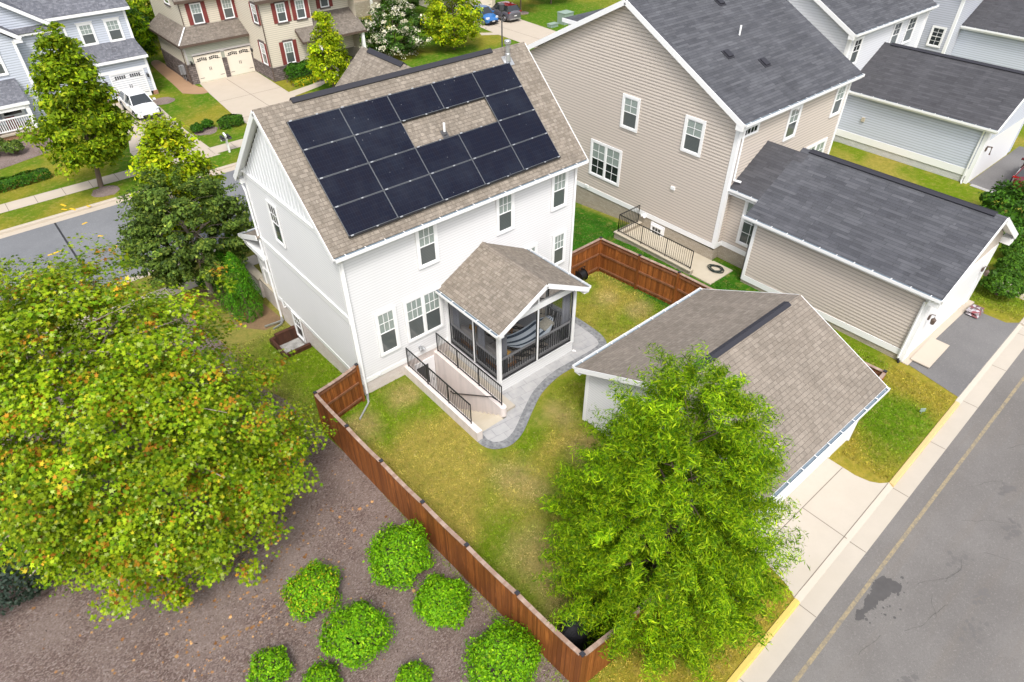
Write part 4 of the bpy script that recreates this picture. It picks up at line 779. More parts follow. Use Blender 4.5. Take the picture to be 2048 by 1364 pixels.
def furniture():
    F = .585
    m = MB(); m.box((4.9, -2.9, F), (7.0, -.6, F+.012)); tag(rehome(m.build('rug', 'rug'), (5.9, -1.8, F)), 'black and cream patterned rug on the porch floor', 'rug')
    t = thing('sofa', (4.85, -1.7, F), 'low teak sofa with grey cushions along the left porch screen', 'sofa')
    m = MB(); m.box((4.3, -3.0, F+.14), (5.15, -.35, F+.26))
    for x in (4.35, 5.08):
        for y in (-2.95, -.42): m.box((x-.03, y-.03, F), (x+.03, y+.03, F+.5))
    m.build('frame', 'teak', t, bevel=.01)
    for y in (-2.95, -1.65): m = MB(); m.box((4.45, y, F+.27), (5.15, y+1.25, F+.42)); m.build('seat_cushion', 'sofa', t, bevel=.05)
    for y in (-2.95, -1.65): m = MB(); m.obox((4.42, y+.62, F+.62), V(.25, 0, .97), Y, V(.97, 0, -.25), .25, .6, .08); m.build('back_cushion', 'sofa', t, bevel=.05)
    for (p, ax, lab) in (((4.72, -.75, F+.62), (.5, .3, .8), 'mustard cushion standing at the house end of the porch sofa'), ((4.85, -2.55, F+.52), (.9, .1, .35), 'mustard cushion lying at the open end of the porch sofa')):
        m = MB(); a = Vector(ax).normalized(); b = a.cross(V(.2, .9, .1)).normalized(); c = a.cross(b); n = 8
        for i in range(n):
            for j in range(n):
                q = []
                for di, dj in ((0, 0), (1, 0), (1, 1), (0, 1)):
                    u, v = (i+di)/n*2-1, (j+dj)/n*2-1; q.append((u, v, .11*(1-u*u)**.5*(1-v*v)**.5 if abs(u) < 1 and abs(v) < 1 else 0))
                for sg in (1, -1): P = [Vector(p)+a*(u*.24)+c*(v*.24)+b*(h*sg) for u, v, h in q]; m.face(P if sg > 0 else P[::-1])
        tag(rehome(m.build('cushion', 'mustard', smooth=True), p), lab, 'cushion', 'cushions on the porch sofa')
    # hammock on its stand
    t = thing('hammock', (6.1, -2.75, F), 'blue and white striped hammock slung across the front of the porch', 'hammock'); m = MB(); nu, nv = 14, 6
    def hp(u, v): x = 4.75+2.6*u; s = 4*u*(1-u); w = .13+.40*min(1, s*1.6); return V(x, -2.62+w*(v-.5)*2*.9, F+1.12-.42*s+.10*(2*v-1)**2*s)
    for i in range(nu):
        for j in range(nv): m.face([hp(i/nu, j/nv), hp((i+1)/nu, j/nv), hp((i+1)/nu, (j+1)/nv), hp(i/nu, (j+1)/nv)], [(i/nu, j/nv), ((i+1)/nu, j/nv), ((i+1)/nu, (j+1)/nv), (i/nu, (j+1)/nv)])
    m.build('canvas', 'stripe', t, smooth=True); m = MB(); m.tube([(4.5, -2.62, F+1.25), (4.75, -2.62, F+1.0)], .012, 5); m.tube([(7.35, -2.62, F+1.0), (7.6, -2.62, F+1.25)], .012, 5); m.tube([(4.5, -2.62, F+1.25), (4.75, -2.62, F+.1), (7.35, -2.62, F+.1), (7.6, -2.62, F+1.25)], .03, 8); m.build('stand', 'black', t)
    m = MB(); m.obox((7.0, -2.66, F+.92), V(.9, 0, .35).normalized(), Y, V(-.35, 0, .9).normalized(), .26, .24, .07); tag(rehome(m.build('pillow', 'cream_cush', bevel=.05), (7.0, -2.66, F+.9)), 'cream patterned pillow at the right end of the hammock', 'pillow')
    t = thing('coffee_table', (5.9, -1.25, F), 'low wooden table on the patterned porch rug', 'table'); m = MB(); m.box((5.55, -1.55, F+.36), (6.25, -.95, F+.40)); m.build('tabletop', 'teak', t)
    for x in (5.6, 6.2):
        for y in (-1.5, -1.0): m = MB(); m.box((x-.025, y-.025, F), (x+.025, y+.025, F+.36)); m.build('leg', 'teak', t)
    for k, (x, y, w, lab) in enumerate(((4.36, -3.12, (1, 0), 'grey curtain gathered at the front left porch corner, on the front screen'), (4.20, -.45, (0, 1), 'grey curtain on the left porch screen, nearest the house wall'), (4.20, -2.05, (0, 1), 'grey curtain on the left porch screen, beside its middle post'), (7.66, -3.12, (1, 0), 'grey curtain gathered at the front right porch corner'))):
        m = MB(); n = 20; L = .42; U = V(w[0], w[1], 0); Nn = V(-w[1], w[0], 0); P = [V(x, y, 0)+U*((i/n-.5)*L)+Nn*(.035*math.sin(i*1.9)) for i in range(n+1)]
        for a, b in zip(P, P[1:]): m.face([a+Z*(F+.06), b+Z*(F+.06), b+Z*3.1, a+Z*3.1])
        o = m.build('curtain', 'curtain', smooth=True); sl2 = o.modifiers.new('thick', 'SOLIDIFY'); sl2.thickness = .008; tag(rehome(o, (x, y, F)), lab, 'curtain', 'curtains inside the screened porch')
furniture()
# ---------------------------------------------------------------- detached white garage
def white_garage():
    t = thing('garage', (8.7, -9.9, 0), 'detached white garage with a brown gable roof behind the white house', 'garage')
    x0, x1, y0, y1, E = 5.52, 12.02, -13.28, -6.40, 2.68; RY, RZ = -9.9, 4.42; sl = (RZ-E)/(RY-(-13.62)); A, B = 5.12, 12.32; f0, f1 = -13.62, -6.14
    m = MB(); siding(m, [(y1-y1, .06), (y1-y0, .06), (y1-y0, 2.7), (y1-RY, RZ-.2), (0, 2.7)], (x0, y1, 0), nY, nX, .112, .016); siding(m, [(0, .06), (x1-x0, .06), (x1-x0, 2.7), (0, 2.7)], (x1, y1, 0), nX, Y, .112, .016)
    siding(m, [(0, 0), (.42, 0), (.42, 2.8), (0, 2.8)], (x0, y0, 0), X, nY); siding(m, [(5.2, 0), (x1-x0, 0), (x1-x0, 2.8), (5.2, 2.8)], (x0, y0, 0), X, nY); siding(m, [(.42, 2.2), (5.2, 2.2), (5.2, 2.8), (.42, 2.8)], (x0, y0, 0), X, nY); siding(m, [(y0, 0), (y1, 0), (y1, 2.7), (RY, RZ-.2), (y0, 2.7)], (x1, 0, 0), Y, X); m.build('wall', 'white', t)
    m = MB(); m.box((x0-.03, y1-.11, 0), (x0-.002, y1+.03, 2.6)); m.box((x0, y1+.002, 0), (x0+.1, y1+.03, 2.6)); m.box((x0-.03, y0-.03, 0), (x0-.002, y0+.11, 2.6)); m.box((x1-.1, y0-.03, 0), (x1+.03, y0-.002, 2.6)); m.build('corner_board', 'trim', t)
    m = MB(); m.box((5.94, y0-.0, .02), (10.72, y0+.08, 2.2)); d = m.build('garage_door', 'doorw', t); m = MB(); m.box((5.84, y0-.03, 0), (5.94, y0-.002, 2.3)); m.box((10.72, y0-.03, 0), (10.82, y0-.002, 2.3)); m.box((5.94, y0-.03, 2.2), (10.72, y0-.002, 2.3))
    for k in range(1, 4): m.box((5.95, y0-.008, .55*k), (10.71, y0-.001, .55*k+.02))
    m.build('door_frame', 'trim', d)
    m = MB(); m.slab([(A, f0, E), (B, f0, E), (B, RY, RZ), (A, RY, RZ)], .08); m.slab([(A, RY, RZ), (B, RY, RZ), (B, f1, RZ-sl*(f1-RY)), (A, f1, RZ-sl*(f1-RY))], .08); r = m.build('roof', 'sh_brown2', t)
    m = MB()
    for sg in (1, -1): n = V(0, sg*sl, 1).normalized(); d = V(0, sg, -sl).normalized(); m.obox(V(8.7, RY, RZ+.045)+d*.075, X, d, n, 2.85, .08, .02)
    m.build('ridge_vent', 'vent', r)
    m = MB(); E2 = RZ-sl*(f1-RY)
    for xx in (A-.012, B+.012):
        m.bar((xx, RY, RZ-.1), (xx, f0, E-.1), .024, .19); m.bar((xx, RY, RZ-.1), (xx, f1, E2-.1), .024, .19)
    m.box((A, f0-.01, E-.2), (B, f0+.01, E-.02)); m.box((A, f1-.01, E2-.2), (B, f1+.01, E2-.02)); m.box((A, f0, E-.22), (B, y0-.01, E-.2)); m.box((A, y1+.01, E2-.22), (B, f1, E2-.2)); m.build('fascia', 'trim', t)
    gutter(t, (A-.02, f0-.015, E), (B-.0, f0-.015, E), nY); gutter(t, (A, f1+.015, E2), (B, f1+.015, E2), Y); m = MB(); m.bar((12.2, f0-.06, E-.1), (11.95, y0-.06, E-.4), .07, .05); m.bar((11.95, y0-.06, E-.4), (11.95, y0-.06, .05), .07, .05); m.build('downspout', 'trim', t)
white_garage()
# ---------------------------------------------------------------- stained board fences
def fence(label, pts, sags=True, inside=1, posts_every=2.35):
    t = thing('wood_fence', (*pts[0][:2], 0), label, 'fence', 'stained board fences round the back yard'); n = 0
    allp = []
    for a, b in zip(pts, pts[1:]):
        a, b = Vector((*a, 0)), Vector((*b, 0)); L = (b-a).length; k = max(1, round(L/posts_every)); U = (b-a)/L; Nn = V(-U.y, U.x, 0)*inside
        for i in range(k):
            p, q = a+(b-a)*i/k, a+(b-a)*(i+1)/k; l = (q-p).length; m = MB(); nb = max(2, int(l/.14)); w = l/nb
            for j in range(nb):
                c = p+U*(w*(j+.5)); h = 1.80+random.uniform(-.01, .01)-(.05*math.sin(math.pi*(j+.5)/nb) if sags else 0); m.obox(c+Z*(h/2+.02)-Nn*(.035+random.uniform(0, .006)), U, Nn, Z, w/2-.005, .010, h/2)
            pan = m.build('fence_panel', 'wood', t); m = MB()
            for h in (.22, 1.0, 1.66): m.bar(p+Z*h+Nn*.0, q+Z*h+Nn*.0, .045, .09)
            m.build('rail', 'woodrail', pan); m = MB(); mid = (p+q)/2+Z*(1.80-.045)-Nn*.01; sg = .045 if sags else 0; e0, e1 = p+Z*1.83-Nn*.01+U*.05, q+Z*1.83-Nn*.01-U*.05; md = (e0+e1)/2-Z*sg
            qs = [e0*(1-u)+e1*u-Z*(4*sg*u*(1-u)) for u in np.linspace(0, 1, 6)]
            for s0, s1 in zip(qs, qs[1:]): m.bar(s0, s1, .12, .032)
            m.build('cap_board', 'woodcap', pan)
            allp.append(p)
        allp.append(b)
    seen = []
    for p in allp:
        if any((p-s).length < .3 for s in seen): continue
        seen.append(p); m = MB(); m.box((p.x-.05, p.y-.05, 0), (p.x+.05, p.y+.05, 1.87)); po = m.build('post', 'wood', t); m = MB(); m.box((p.x-.058, p.y-.058, 1.87), (p.x+.058, p.y+.058, 1.90)); m.build('post_cap', 'vent', po)
fence('stained brown board fence from the white house corner along the mulch bed', [(-.20, -.22), (-2.05, -.58), (-2.0, -2.7), (-1.92, -4.72), (-1.82, -6.85), (-1.71, -8.85), (-1.58, -10.85), (-1.42, -13.08), (.6, -13.2), (5.45, -13.2)])
fence('stained brown board fence between the white house yard and the tan house', [(11.1, .14), (13.14, .16), (13.37, -2.05), (13.6, -4.1), (13.68, -6.2), (13.75, -8.4), (13.9, -10.7), (14.1, -13.0), (12.1, -13.15)], False, -1)
# ---------------------------------------------------------------- tan house with attached garage
def gable_house_roof(m, xa, xb, yf, yb, ry, rz, e): m.slab([(xa, yf, e), (xb, yf, e), (xb, ry, rz), (xa, ry, rz)], .1); m.slab([(xa, ry, rz), (xb, ry, rz), (xb, yb, e), (xa, yb, e)], .1)
def tan_house():
    t = thing('house', (22.8, 4, 0), 'tan sided house with charcoal roof and attached garage beyond the wood fence', 'house')
    x0, x1, y0, y1 = 18.12, 27.66, -2.87, 11.0; E, RY, RZ = 7.12, 4.05, 10.80; e0 = y0-.32; sl = (RZ-E)/(RY-e0)
    m = MB(); siding(m, [(0, .80), (y1-y0, .80), (y1-y0, 7.0), (y1-RY, RZ-.14), (0, 7.0)], (x0, y1, 0), nY, nX, .150, .026); siding(m, [(0, .85), (x1-x0, .85), (x1-x0, 7.0), (0, 7.0)], (x0, y0, 0), X, nY, .150, .024)
    siding(m, [(y0, -.6), (y1, -.6), (y1, 7), (RY, RZ-.1), (y0, 7)], (x1, 0, 0), Y, X); siding(m, [(x0, -.7), (x1, -.7), (x1, 7), (x0, 7)], (0, y1, 0), X, Y)
    # link to the garage and the garage
    gx0, gx1, gy0, gy1 = 17.66, 24.30, -12.58, -4.90; lx0, lx1 = 18.62, 23.3
    siding(m, [(0, .85), (y0-gy1, .85), (y0-gy1, 4.0), (0, 4.0)], (lx0, y0, 0), nY, nX, .150, .026); siding(m, [(0, .46), (gy1-gy0, .46), (gy1-gy0, 3.5), (0, 3.5)], (gx0, gy1, 0), nY, nX, .150, .026); siding(m, [(0, .46), (gx1-gx0, .46), (gx1-gx0, 3.5), (0, 3.5)], (gx1, gy1, 0), nX, Y)
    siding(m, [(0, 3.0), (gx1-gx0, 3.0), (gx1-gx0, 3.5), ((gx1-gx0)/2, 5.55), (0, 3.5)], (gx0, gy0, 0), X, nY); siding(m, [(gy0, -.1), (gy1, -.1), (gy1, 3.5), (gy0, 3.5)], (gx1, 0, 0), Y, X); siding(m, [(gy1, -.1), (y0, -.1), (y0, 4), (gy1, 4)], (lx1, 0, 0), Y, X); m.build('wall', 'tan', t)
    m = MB(); wallface(m, [(0, -1.0), (y1-y0, -1.0), (y1-y0, .6), (0, .7)], (x0, y1, 0), nY, nX); wallface(m, [(0, -.5), (x1-x0, -.5), (x1-x0, .85), (0, .85)], (x0, y0, 0), X, nY); wallface(m, [(0, -.5), (y0-gy1, -.5), (y0-gy1, .9), (0, .9)], (lx0, y0, 0), nY, nX); wallface(m, [(0, -.5), (gy1-gy0, -.5), (gy1-gy0, .5), (0, .2)], (gx0, gy1, 0), nY, nX); wallface(m, [(0, -.5), (lx0-gx0, -.5), (lx0-gx0, .6), (0, .6)], (lx0, gy1, 0), nX, Y); m.build('foundation', 'brick_tan', t)
    m = MB()
    m.bar((x0-.02, y1, .66), (x0-.02, y0-.04, .82), .045, .26); m.bar((x0, y0-.02, .82), (x1, y0-.02, .82), .045, .26); m.bar((lx0-.02, y0-.05, .87), (lx0-.02, gy1+.02, .87), .045, .26); m.bar((gx0-.02, gy1, .30), (gx0-.02, gy0, .44), .045, .28); m.box((x0-.05, y0-.045, 6.85), (x1, y0-.006, 7.02)); m.build('base_board', 'trim', t)
    m = MB(); m.box((x0-.05, y0-.05, .7), (x0-.005, y0+.16, 6.9)); m.box((x0-.005, y0-.05, .7), (x0+.16, y0-.005, 6.9)); m.box((x1-.14, y0-.05, .7), (x1+.05, y0-.005, 6.9)); m.box((x0-.05, y1-.14, .4), (x0-.005, y1+.05, 6.7)); m.box((gx0-.05, gy1-.14, .2), (gx0-.005, gy1+.05, 3.4)); m.box((gx0-.05, gy0-.05, .1), (gx0-.005, gy0+.14, 3.4)); m.box((gx0-.05, gy1+.005, .2), (gx0+.12, gy1+.05, 3.4)); m.build('corner_board', 'trim', t)
    m = MB(); gable_house_roof(m, x0-.34, x1+.34, e0, 2*RY-e0, RY, RZ, E); m.slab([(23.3, 10.8, 7.5), (28.2, 10.8, 7.5), (28.2, 13.7, 7.4), (23.3, 13.7, 7.4)], .1); rf = m.build('roof', 'sh_grey', t)
    m = MB(); siding(m, [(10.9, -.6), (13.4, -.6), (13.4, 7.35), (10.9, 7.35)], (23.6, 0, 0), Y, nX); siding(m, [(23.6, -.6), (28, -.6), (28, 7.35), (23.6, 7.35)], (0, 13.4, 0), X, Y); m.build('front_wing', 'tan', t); m = MB(); m.box((23.56, 13.3, -.6), (23.595, 13.44, 7.2)); m.box((23.25, 10.9, 7.2), (23.3, 13.7, 7.42)); m.build('wing_trim', 'trim', t)
    GE, GR = 3.50, 5.62; gxm = 21.0; ge0 = gx0-.32; ge1 = 2*gxm-ge0; LR, LE = 5.50, 3.92; lxm = 20.75; le0 = lx0-.36
    m = MB(); m.slab([(ge0, -13.0, GE), (gxm, -13.0, GR), (gxm, -4.50, GR), (ge0, -4.50, GE)], .1); m.slab([(gxm, -13.0, GR), (ge1, -13.0, GE), (ge1, -4.50, GE), (gxm, -4.50, GR)], .1); gr = m.build('garage_roof', 'sh_grey', t)
    m = MB(); m.slab([(le0, -4.95, LE), (lxm, -4.95, LR), (lxm, y0-.01, LR), (le0, y0-.01, LE)], .09); m.slab([(lxm, -4.95, LR), (2*lxm-le0, -4.95, LE), (2*lxm-le0, y0-.01, LE), (lxm, y0-.01, LR)], .09); m.build('link_roof', 'sh_grey2', t)
    gs = (GR-GE)/(gxm-ge0); m = MB()
    for sg in (1, -1): n = V(sg*gs, 0, 1).normalized(); d = V(sg, 0, -gs).normalized(); m.obox(V(gxm, -8.75, GR+.055)+d*.13, Y, d, n, 3.85, .085, .02)
    m.build('ridge_vent', 'vent', gr)
    m = MB()
    for sg, ye in ((-1, e0), (1, 2*RY-e0)): m.bar((x0-.355, RY, RZ-.12), (x0-.355, ye, E-.12), .03, .24); m.bar((x0-.19, RY, RZ-.14), (x0-.19, ye, E-.14), .32, .016)
    for ye, s in ((e0, 1), (2*RY-e0, -1)): m.box((x0-.36, min(ye, ye+s*.36), E-.34), (x0-.005, max(ye, ye+s*.36), E-.10))
    m.box((x0-.34, e0-.014, E-.24), (x1+.34, e0+.01, E-.03)); m.box((ge0-.014, -13.0, GE-.23), (ge0+.01, -4.5, GE-.03)); m.box((le0-.01, -4.5, LE-.2), (le0+.01, y0-.02, LE-.03)); m.box((le0, -4.9, LE-.3), (lx0-.01, y0-.02, LE-.22))
    for s in (1, -1): m.bar((gxm, -13.014, GR-.12), (gxm+s*(gxm-ge0), -13.014, GE-.12), .03, .24)
    for s in (1, -1): m.bar((gxm, -12.79, GR-.15), (gxm+s*(gxm-ge0), -12.79, GE-.15), .40, .016)
    for xe in (ge0, ge1-.40): m.box((xe, -12.99, GE-.42), (xe+.40, -12.595, GE-.13))
    m.build('fascia', 'trim', t)
    gutter(t, (x0-.33, e0-.015, E-.01), (x1+.32, e0-.015, E-.01), nY, s=.11); gutter(t, (ge0-.015, -13.0, GE), (ge0-.015, -4.42, GE), nX, s=.11); gutter(t, (le0-.015, -4.5, LE), (le0-.015, y0-.05, LE), nX, s=.1)
    def sp(pts, mat='trim'):
        m = MB()
        for a, b in zip(pts, pts[1:]): m.bar(a, b, .075, .06, (.3, .8, .1))
        m.build('downspout', mat, t)
    sp([(x0+.05, e0-.06, E-.1), (x0+.24, y0-.09, E-.4), (x0+.24, y0-.09, 4.3), (x0+.4, y0-.4, 4.25)]); sp([(ge0-.07, -12.8, GE-.1), (gx0-.10, -12.45, GE-.5), (gx0-.10, -12.45, .2)]); sp([(gx0-.1, -12.45, .2), (gx0-.12, -12.55, -.0)], 'black')
    wins = (((x0, y1, 0), nY, nX, ((y1-3.86, 4.86, y1-2.72, 6.54, 1), (y1-5.76, 1.62, y1-3.52, 3.64, 2), (y1+.01, 4.86, y1+1.16, 6.57, 1))), ((x0, y0, 0), X, nY, ((3.95, 5.08, 5.0, 6.72, 1), (8.2, 5.18, 9.2, 6.80, 1), (6.7, 2.1, 8.75, 4.02, 2))))
    for O, U, N, L in wins:
        for a, z0, b, z1, n in L: window(t, O, U, N, a, z0, b, z1, n, (2, 2), .13, ('blind', 'glass' if n == 2 else 'screen'), lowgrid=(n == 2))
    window(t, (x0, y0, 0), X, nY, .18, 6.26, 1.42, 6.72, 1, (4, 1), .1, ('glass', 'glass'), fixed=True); window(t, (lx0, y0, 0), nY, nX, .82, 1.25, 1.95, 3.65, 1, (2, 2), .13, ('blind', 'screen'), lowgrid=True)
    # garage front: door, jambs, lamps
    m = MB(); m.box((gx0+.6, gy0-.02, .02), (gx1-.6, gy0+.04, 2.4)); d = m.build('garage_door', 'doorw', t); m = MB(); m.box((gx0, gy0-.05, .0), (gx0+.6, gy0+.02, 3.0)); m.box((gx1-.6, gy0-.05, .0), (gx1, gy0+.02, 3.0)); m.box((gx0+.6, gy0-.05, 2.4), (gx1-.6, gy0+.02, 3.0)); m.build('door_surround', 'trim', t)
    m = MB(); m.box((gx0, gy0-.3, -.1), (gx1, gy0-.02, .03)); m.build('threshold', 'conc2', t)
    for x in (18.35, 23.6): m = MB(); m.box((x-.06, gy0-.11, 1.9), (x+.06, gy0-.05, 2.1)); m.tube([(x, gy0-.10, 2.15), (x, gy0-.24, 2.2), (x, gy0-.26, 2.05)], .018, 6); m.tube([(x, gy0-.26, 2.06), (x, gy0-.26, 1.98), (x, gy0-.26, 1.78)], [.03, .1, .07], 8); m.build('wall_lamp', 'brownm', t)
    for y, z, s in ((5.85, .80, .12), (-4.2+.0, 1.5, .0), (.05, 2.85, .12)):
        if s: m = MB(); m.box((x0-.09, y-s, z-.08), (x0-.01, y+s, z+.08)); m.build('wall_vent', 'trim', t)
    m = MB(); m.box((lx0-.08, -4.6, 1.55), (lx0-.01, -4.48, 1.72)); m.build('wall_vent', 'step', t); m = MB(); m.box((x0-.08, 1.45, .62), (x0-.02, 1.6, .8)); m.tube([(x0-.06, 1.5, .68), (x0-.2, 1.42, .72)], [.04, .07], 8); m.tube([(x0-.06, 1.55, .68), (x0-.2, 1.66, .72)], [.04, .07], 8); m.build('flood_light', 'trim', t)
    # basement areaway door (below grade)
    m = MB(); m.box((x0-.06, .15, -1.2), (x0-.01, 1.05, .55)); m.build('door', 'doorw', t); 
    window(t, (x0-.06, 1.05, 0), nY, nX, .08, -1.0, .82, .46, 1, (3, 3), .06, ('glass', 'glass'), lowgrid=True)
    # roof pieces
    n = V(0, -sl, 1).normalized(); sv = V(0, 1, sl).normalized(); on = lambda x, y: V(x, y, E+sl*(y-e0))
    for x, y in ((20.55, .0), (22.25, -.95), (23.2, 2.7)):
        m = MB(); q = on(x, y); m.obox(q+n*.05, X, sv, n, .17, .2, .05); m.obox(q+n*.02, X, sv, n, .24, .27, .012); m.build('roof_vent', 'vent', rf, bevel=.02)
    m = MB(); q = on(22.4, .75); m.tube([q-Z*.05, q+Z*.42], .045, 10); m.build('vent_pipe', 'trim', rf)
tan_house()
# areaway: kerb wall, floor, railing
t = thing('areaway', (17.0, -.8, 0), 'low buff brick areaway wall round the basement door of the tan house', 'retaining wall')
m = MB(); m.box((16.22, -3.0, -.4), (16.46, 1.92, .20)); m.box((16.46, 1.68, -.4), (18.10, 1.92, .20)); m.build('wall', 'brick_tan', t); m = MB(); m.box((16.18, -3.02, .20), (16.50, 1.96, .26)); m.box((16.50, 1.64, .20), (18.09, 1.96, .26)); m.build('coping', 'step', t); m = MB(); m.box((16.46, -1.2, .004), (18.10, 1.68, .012)); m.box((16.3, -4.15, .004), (18.12, -3.02, .05)); m.box((16.46, -3.02, .004), (18.1, -1.2, .03)); m.build('landing', 'step', t)
t = thing('areaway_railing', (16.34, -.6, .26), 'black metal railing on the areaway wall of the tan house', 'railing'); railing(t, [(17.9, 1.80, .26), (16.34, 1.80, .26), (16.34, -2.9, .26)], 1.0, .12)
m = MB(); pts = []
for k in range(90): a = k*.42; r = .34+.07*math.sin(k*.7)+.05*math.sin(k*.23); pts.append((17.55+math.cos(a)*r*.8, -3.55+math.sin(a)*r, .07+.0009*k))
m.tube(pts, .016, 6); tag(rehome(m.build('garden_hose', 'hose'), (17.55, -3.55, .05)), 'dark garden hose coiled on the slab beside the tan house', 'hose')
# ---------------------------------------------------------------- houses beyond, right
def back_house(label, dx, wallm, hx0, hx1, hy0, gx0, gx1, gy0, gy1, GE, GR, base, winL, roofm='sh_grey2', main=True, gtop=None):
    t = thing('house', ((hx0+hx1)/2, hy0+6, 0), label, 'house'); m = MB(); y1 = hy0+13.5; E, RY = 7.05, hy0+6.9; RZ = E+.52*(RY-hy0+.3)
    siding(m, [(0, .4), (y1-hy0, .4), (y1-hy0, 7.0), (y1-RY, RZ-.14), (0, 7.0)], (hx0, y1, 0), nY, nX, .15, .024); siding(m, [(0, .4), (hx1-hx0, .4), (hx1-hx0, 7.0), (0, 7.0)], (hx0, hy0, 0), X, nY, .15, .024); siding(m, [(hy0, -.6), (y1, -.6), (y1, 7), (RY, RZ-.1), (hy0, 7)], (hx1, 0, 0), Y, X); m.build('wall', wallm[0], t)
    m = MB(); siding(m, [(0, base), (gy1-gy0, base), (gy1-gy0, GE), (0, GE)], (gx0, gy1, 0), nY, nX, .15, .026); siding(m, [(0, .1), (gx1-gx0, .1), (gx1-gx0, GE), ((gx1-gx0)/2, GR-.1), (0, GE)], (gx0, gy0, 0), X, nY, .15, .02); siding(m, [(gy0, -.2), (gy1, -.2), (gy1, GE), (gy0, GE)], (gx1, 0, 0), Y, X); m.build('garage_wall', wallm[1], t)
    m = MB(); wallface(m, [(0, -1.2), (gy1-gy0, -1.2), (gy1-gy0, base), (0, base)], (gx0, gy1, 0), nY, nX); m.build('foundation', 'brick_white2', t)
    m = MB(); m.bar((gx0-.02, gy1, base+.02), (gx0-.02, gy0, base+.02), .05, .42); m.box((gx0-.05, gy0-.05, -.1), (gx0-.005, gy0+.16, GE-.1)); m.box((gx0-.005, gy0-.05, -.1), (gx0+.5, gy0-.02, GE-.3)); m.box((hx0-.05, hy0-.05, 0), (hx0-.005, hy0+.16, 6.9)); m.box((hx0-.005, hy0-.05, 0), (hx0+.16, hy0-.005, 6.9)); m.box((hx1-.16, hy0-.05, 0), (hx1+.05, hy0-.005, 6.9)); m.build('corner_board', 'trim', t)
    m = MB(); gable_house_roof(m, hx0-.34, hx1+.34, hy0-.32, 2*RY-hy0+.32, RY, RZ, E); rf = m.build('roof', 'sh_grey', t); xm = (gx0+gx1)/2; g0 = gx0-.32; g1 = gx1+.32; ye = gy0-.42
    m = MB(); m.slab([(g0, ye, GE), (xm, ye, GR), (xm, gy1, GR), (g0, gy1, GE)], .1); m.slab([(xm, ye, GR), (g1, ye, GE), (g1, gy1, GE), (xm, gy1, GR)], .1); gr = m.build('garage_roof', roofm, t); gs = (GR-GE)/(xm-g0); m = MB()
    for sg in (1, -1): n = V(sg*gs, 0, 1).normalized(); d = V(sg, 0, -gs).normalized(); m.obox(V(xm, (gy0+gy1)/2-.1, GR+.055)+d*.13, Y, d, n, (gy1-gy0)/2-.35, .085, .02)
    m.build('ridge_vent', 'vent', gr); m = MB(); m.box((hx0-.34, hy0-.335, E-.24), (hx1+.34, hy0-.31, E-.03)); m.box((g0-.012, ye, GE-.24), (g0+.01, gy1, GE-.03))
    for sg, yy in ((-1, hy0-.32), (1, 2*RY-hy0+.32)): m.bar((hx0-.355, RY, RZ-.12), (hx0-.355, yy, E-.12), .03, .24)
    m.box((hx0-.36, hy0-.32, E-.34), (hx0-.01, hy0+.04, E-.1))
    for s in (1, -1): m.bar((xm, ye-.014, GR-.12), (xm+s*(xm-g0), ye-.014, GE-.12), .03, .24)
    m.build('fascia', 'trim', t); gutter(t, (hx0-.33, hy0-.34, E-.01), (hx1+.33, hy0-.34, E-.01), nY); gutter(t, (g0-.015, ye, GE), (g0-.015, gy1-.02, GE), nX)
    m = MB(); m.bar((g0-.06, gy0+.2, GE-.1), (gx0-.09, gy0+.25, GE-.5), .08, .06); m.bar((gx0-.09, gy0+.25, GE-.5), (gx0-.09, gy0+.25, .1), .08, .06); m.bar((gx0-.09, gy0+.25, .1), (gx0-.3, gy0+.15, .04), .08, .06); m.bar((hx1-.02, hy0-.1, E-.3), (hx1-.02, hy0-.1, .3), .08, .06); m.build('downspout', 'trim', t)
    m = MB(); m.box((gx0+.5, gy0-.03, 0), (gx1-.5, gy0-.005, 2.5)); m.build('garage_door', 'doorw', t)
    for (side, a, z0, b, z1, n) in winL:
        if side == 'r': window(t, (0, hy0, 0), X, nY, a, z0, b, z1, n, (2, 2), .13, ('glass', 'screen'))
        else: window(t, (hx0, 0, 0), nY, nX, a, z0, b, z1, n, (2, 2), .13, ('glass', 'glass'), lowgrid=True)
    return t
t = back_house('white sided house with pale grey attached garage behind the tan house', 0, ('white3', 'bluev'), 35.0, 45.4, 1.0, 36.62, 43.4, -7.63, .98, 3.45, 5.62, .62, [('r', 35.5, 4.96, 36.6, 6.62, 1), ('r', 40.6, 4.96, 41.8, 6.72, 1), ('r', 42.65, 4.96, 44.0, 6.72, 1)])
m = MB(); m.box((37.1, -7.75, 1.9), (37.25, -7.65, 2.1)); m.tube([(37.2, -7.7, 2.15), (37.2, -7.95, 2.2), (37.2, -7.98, 1.75)], .05, 6); m.build('wall_lamp', 'brownm', t); m = MB(); m.box((36.5, -.75, 1.75), (36.6, -.55, 2.0)); m.build('outlet_box', 'step', t)
t = back_house('grey sided house with wide attached garage at the far right', 0, ('greyv', 'bluev'), 52.5, 62, 1.3, 54.2, 61, -8, 1.28, 4.3, 6.2, .3, [('l', -2.75, 2.8, -1.7, 4.28, 1)], 'sh_grey2')
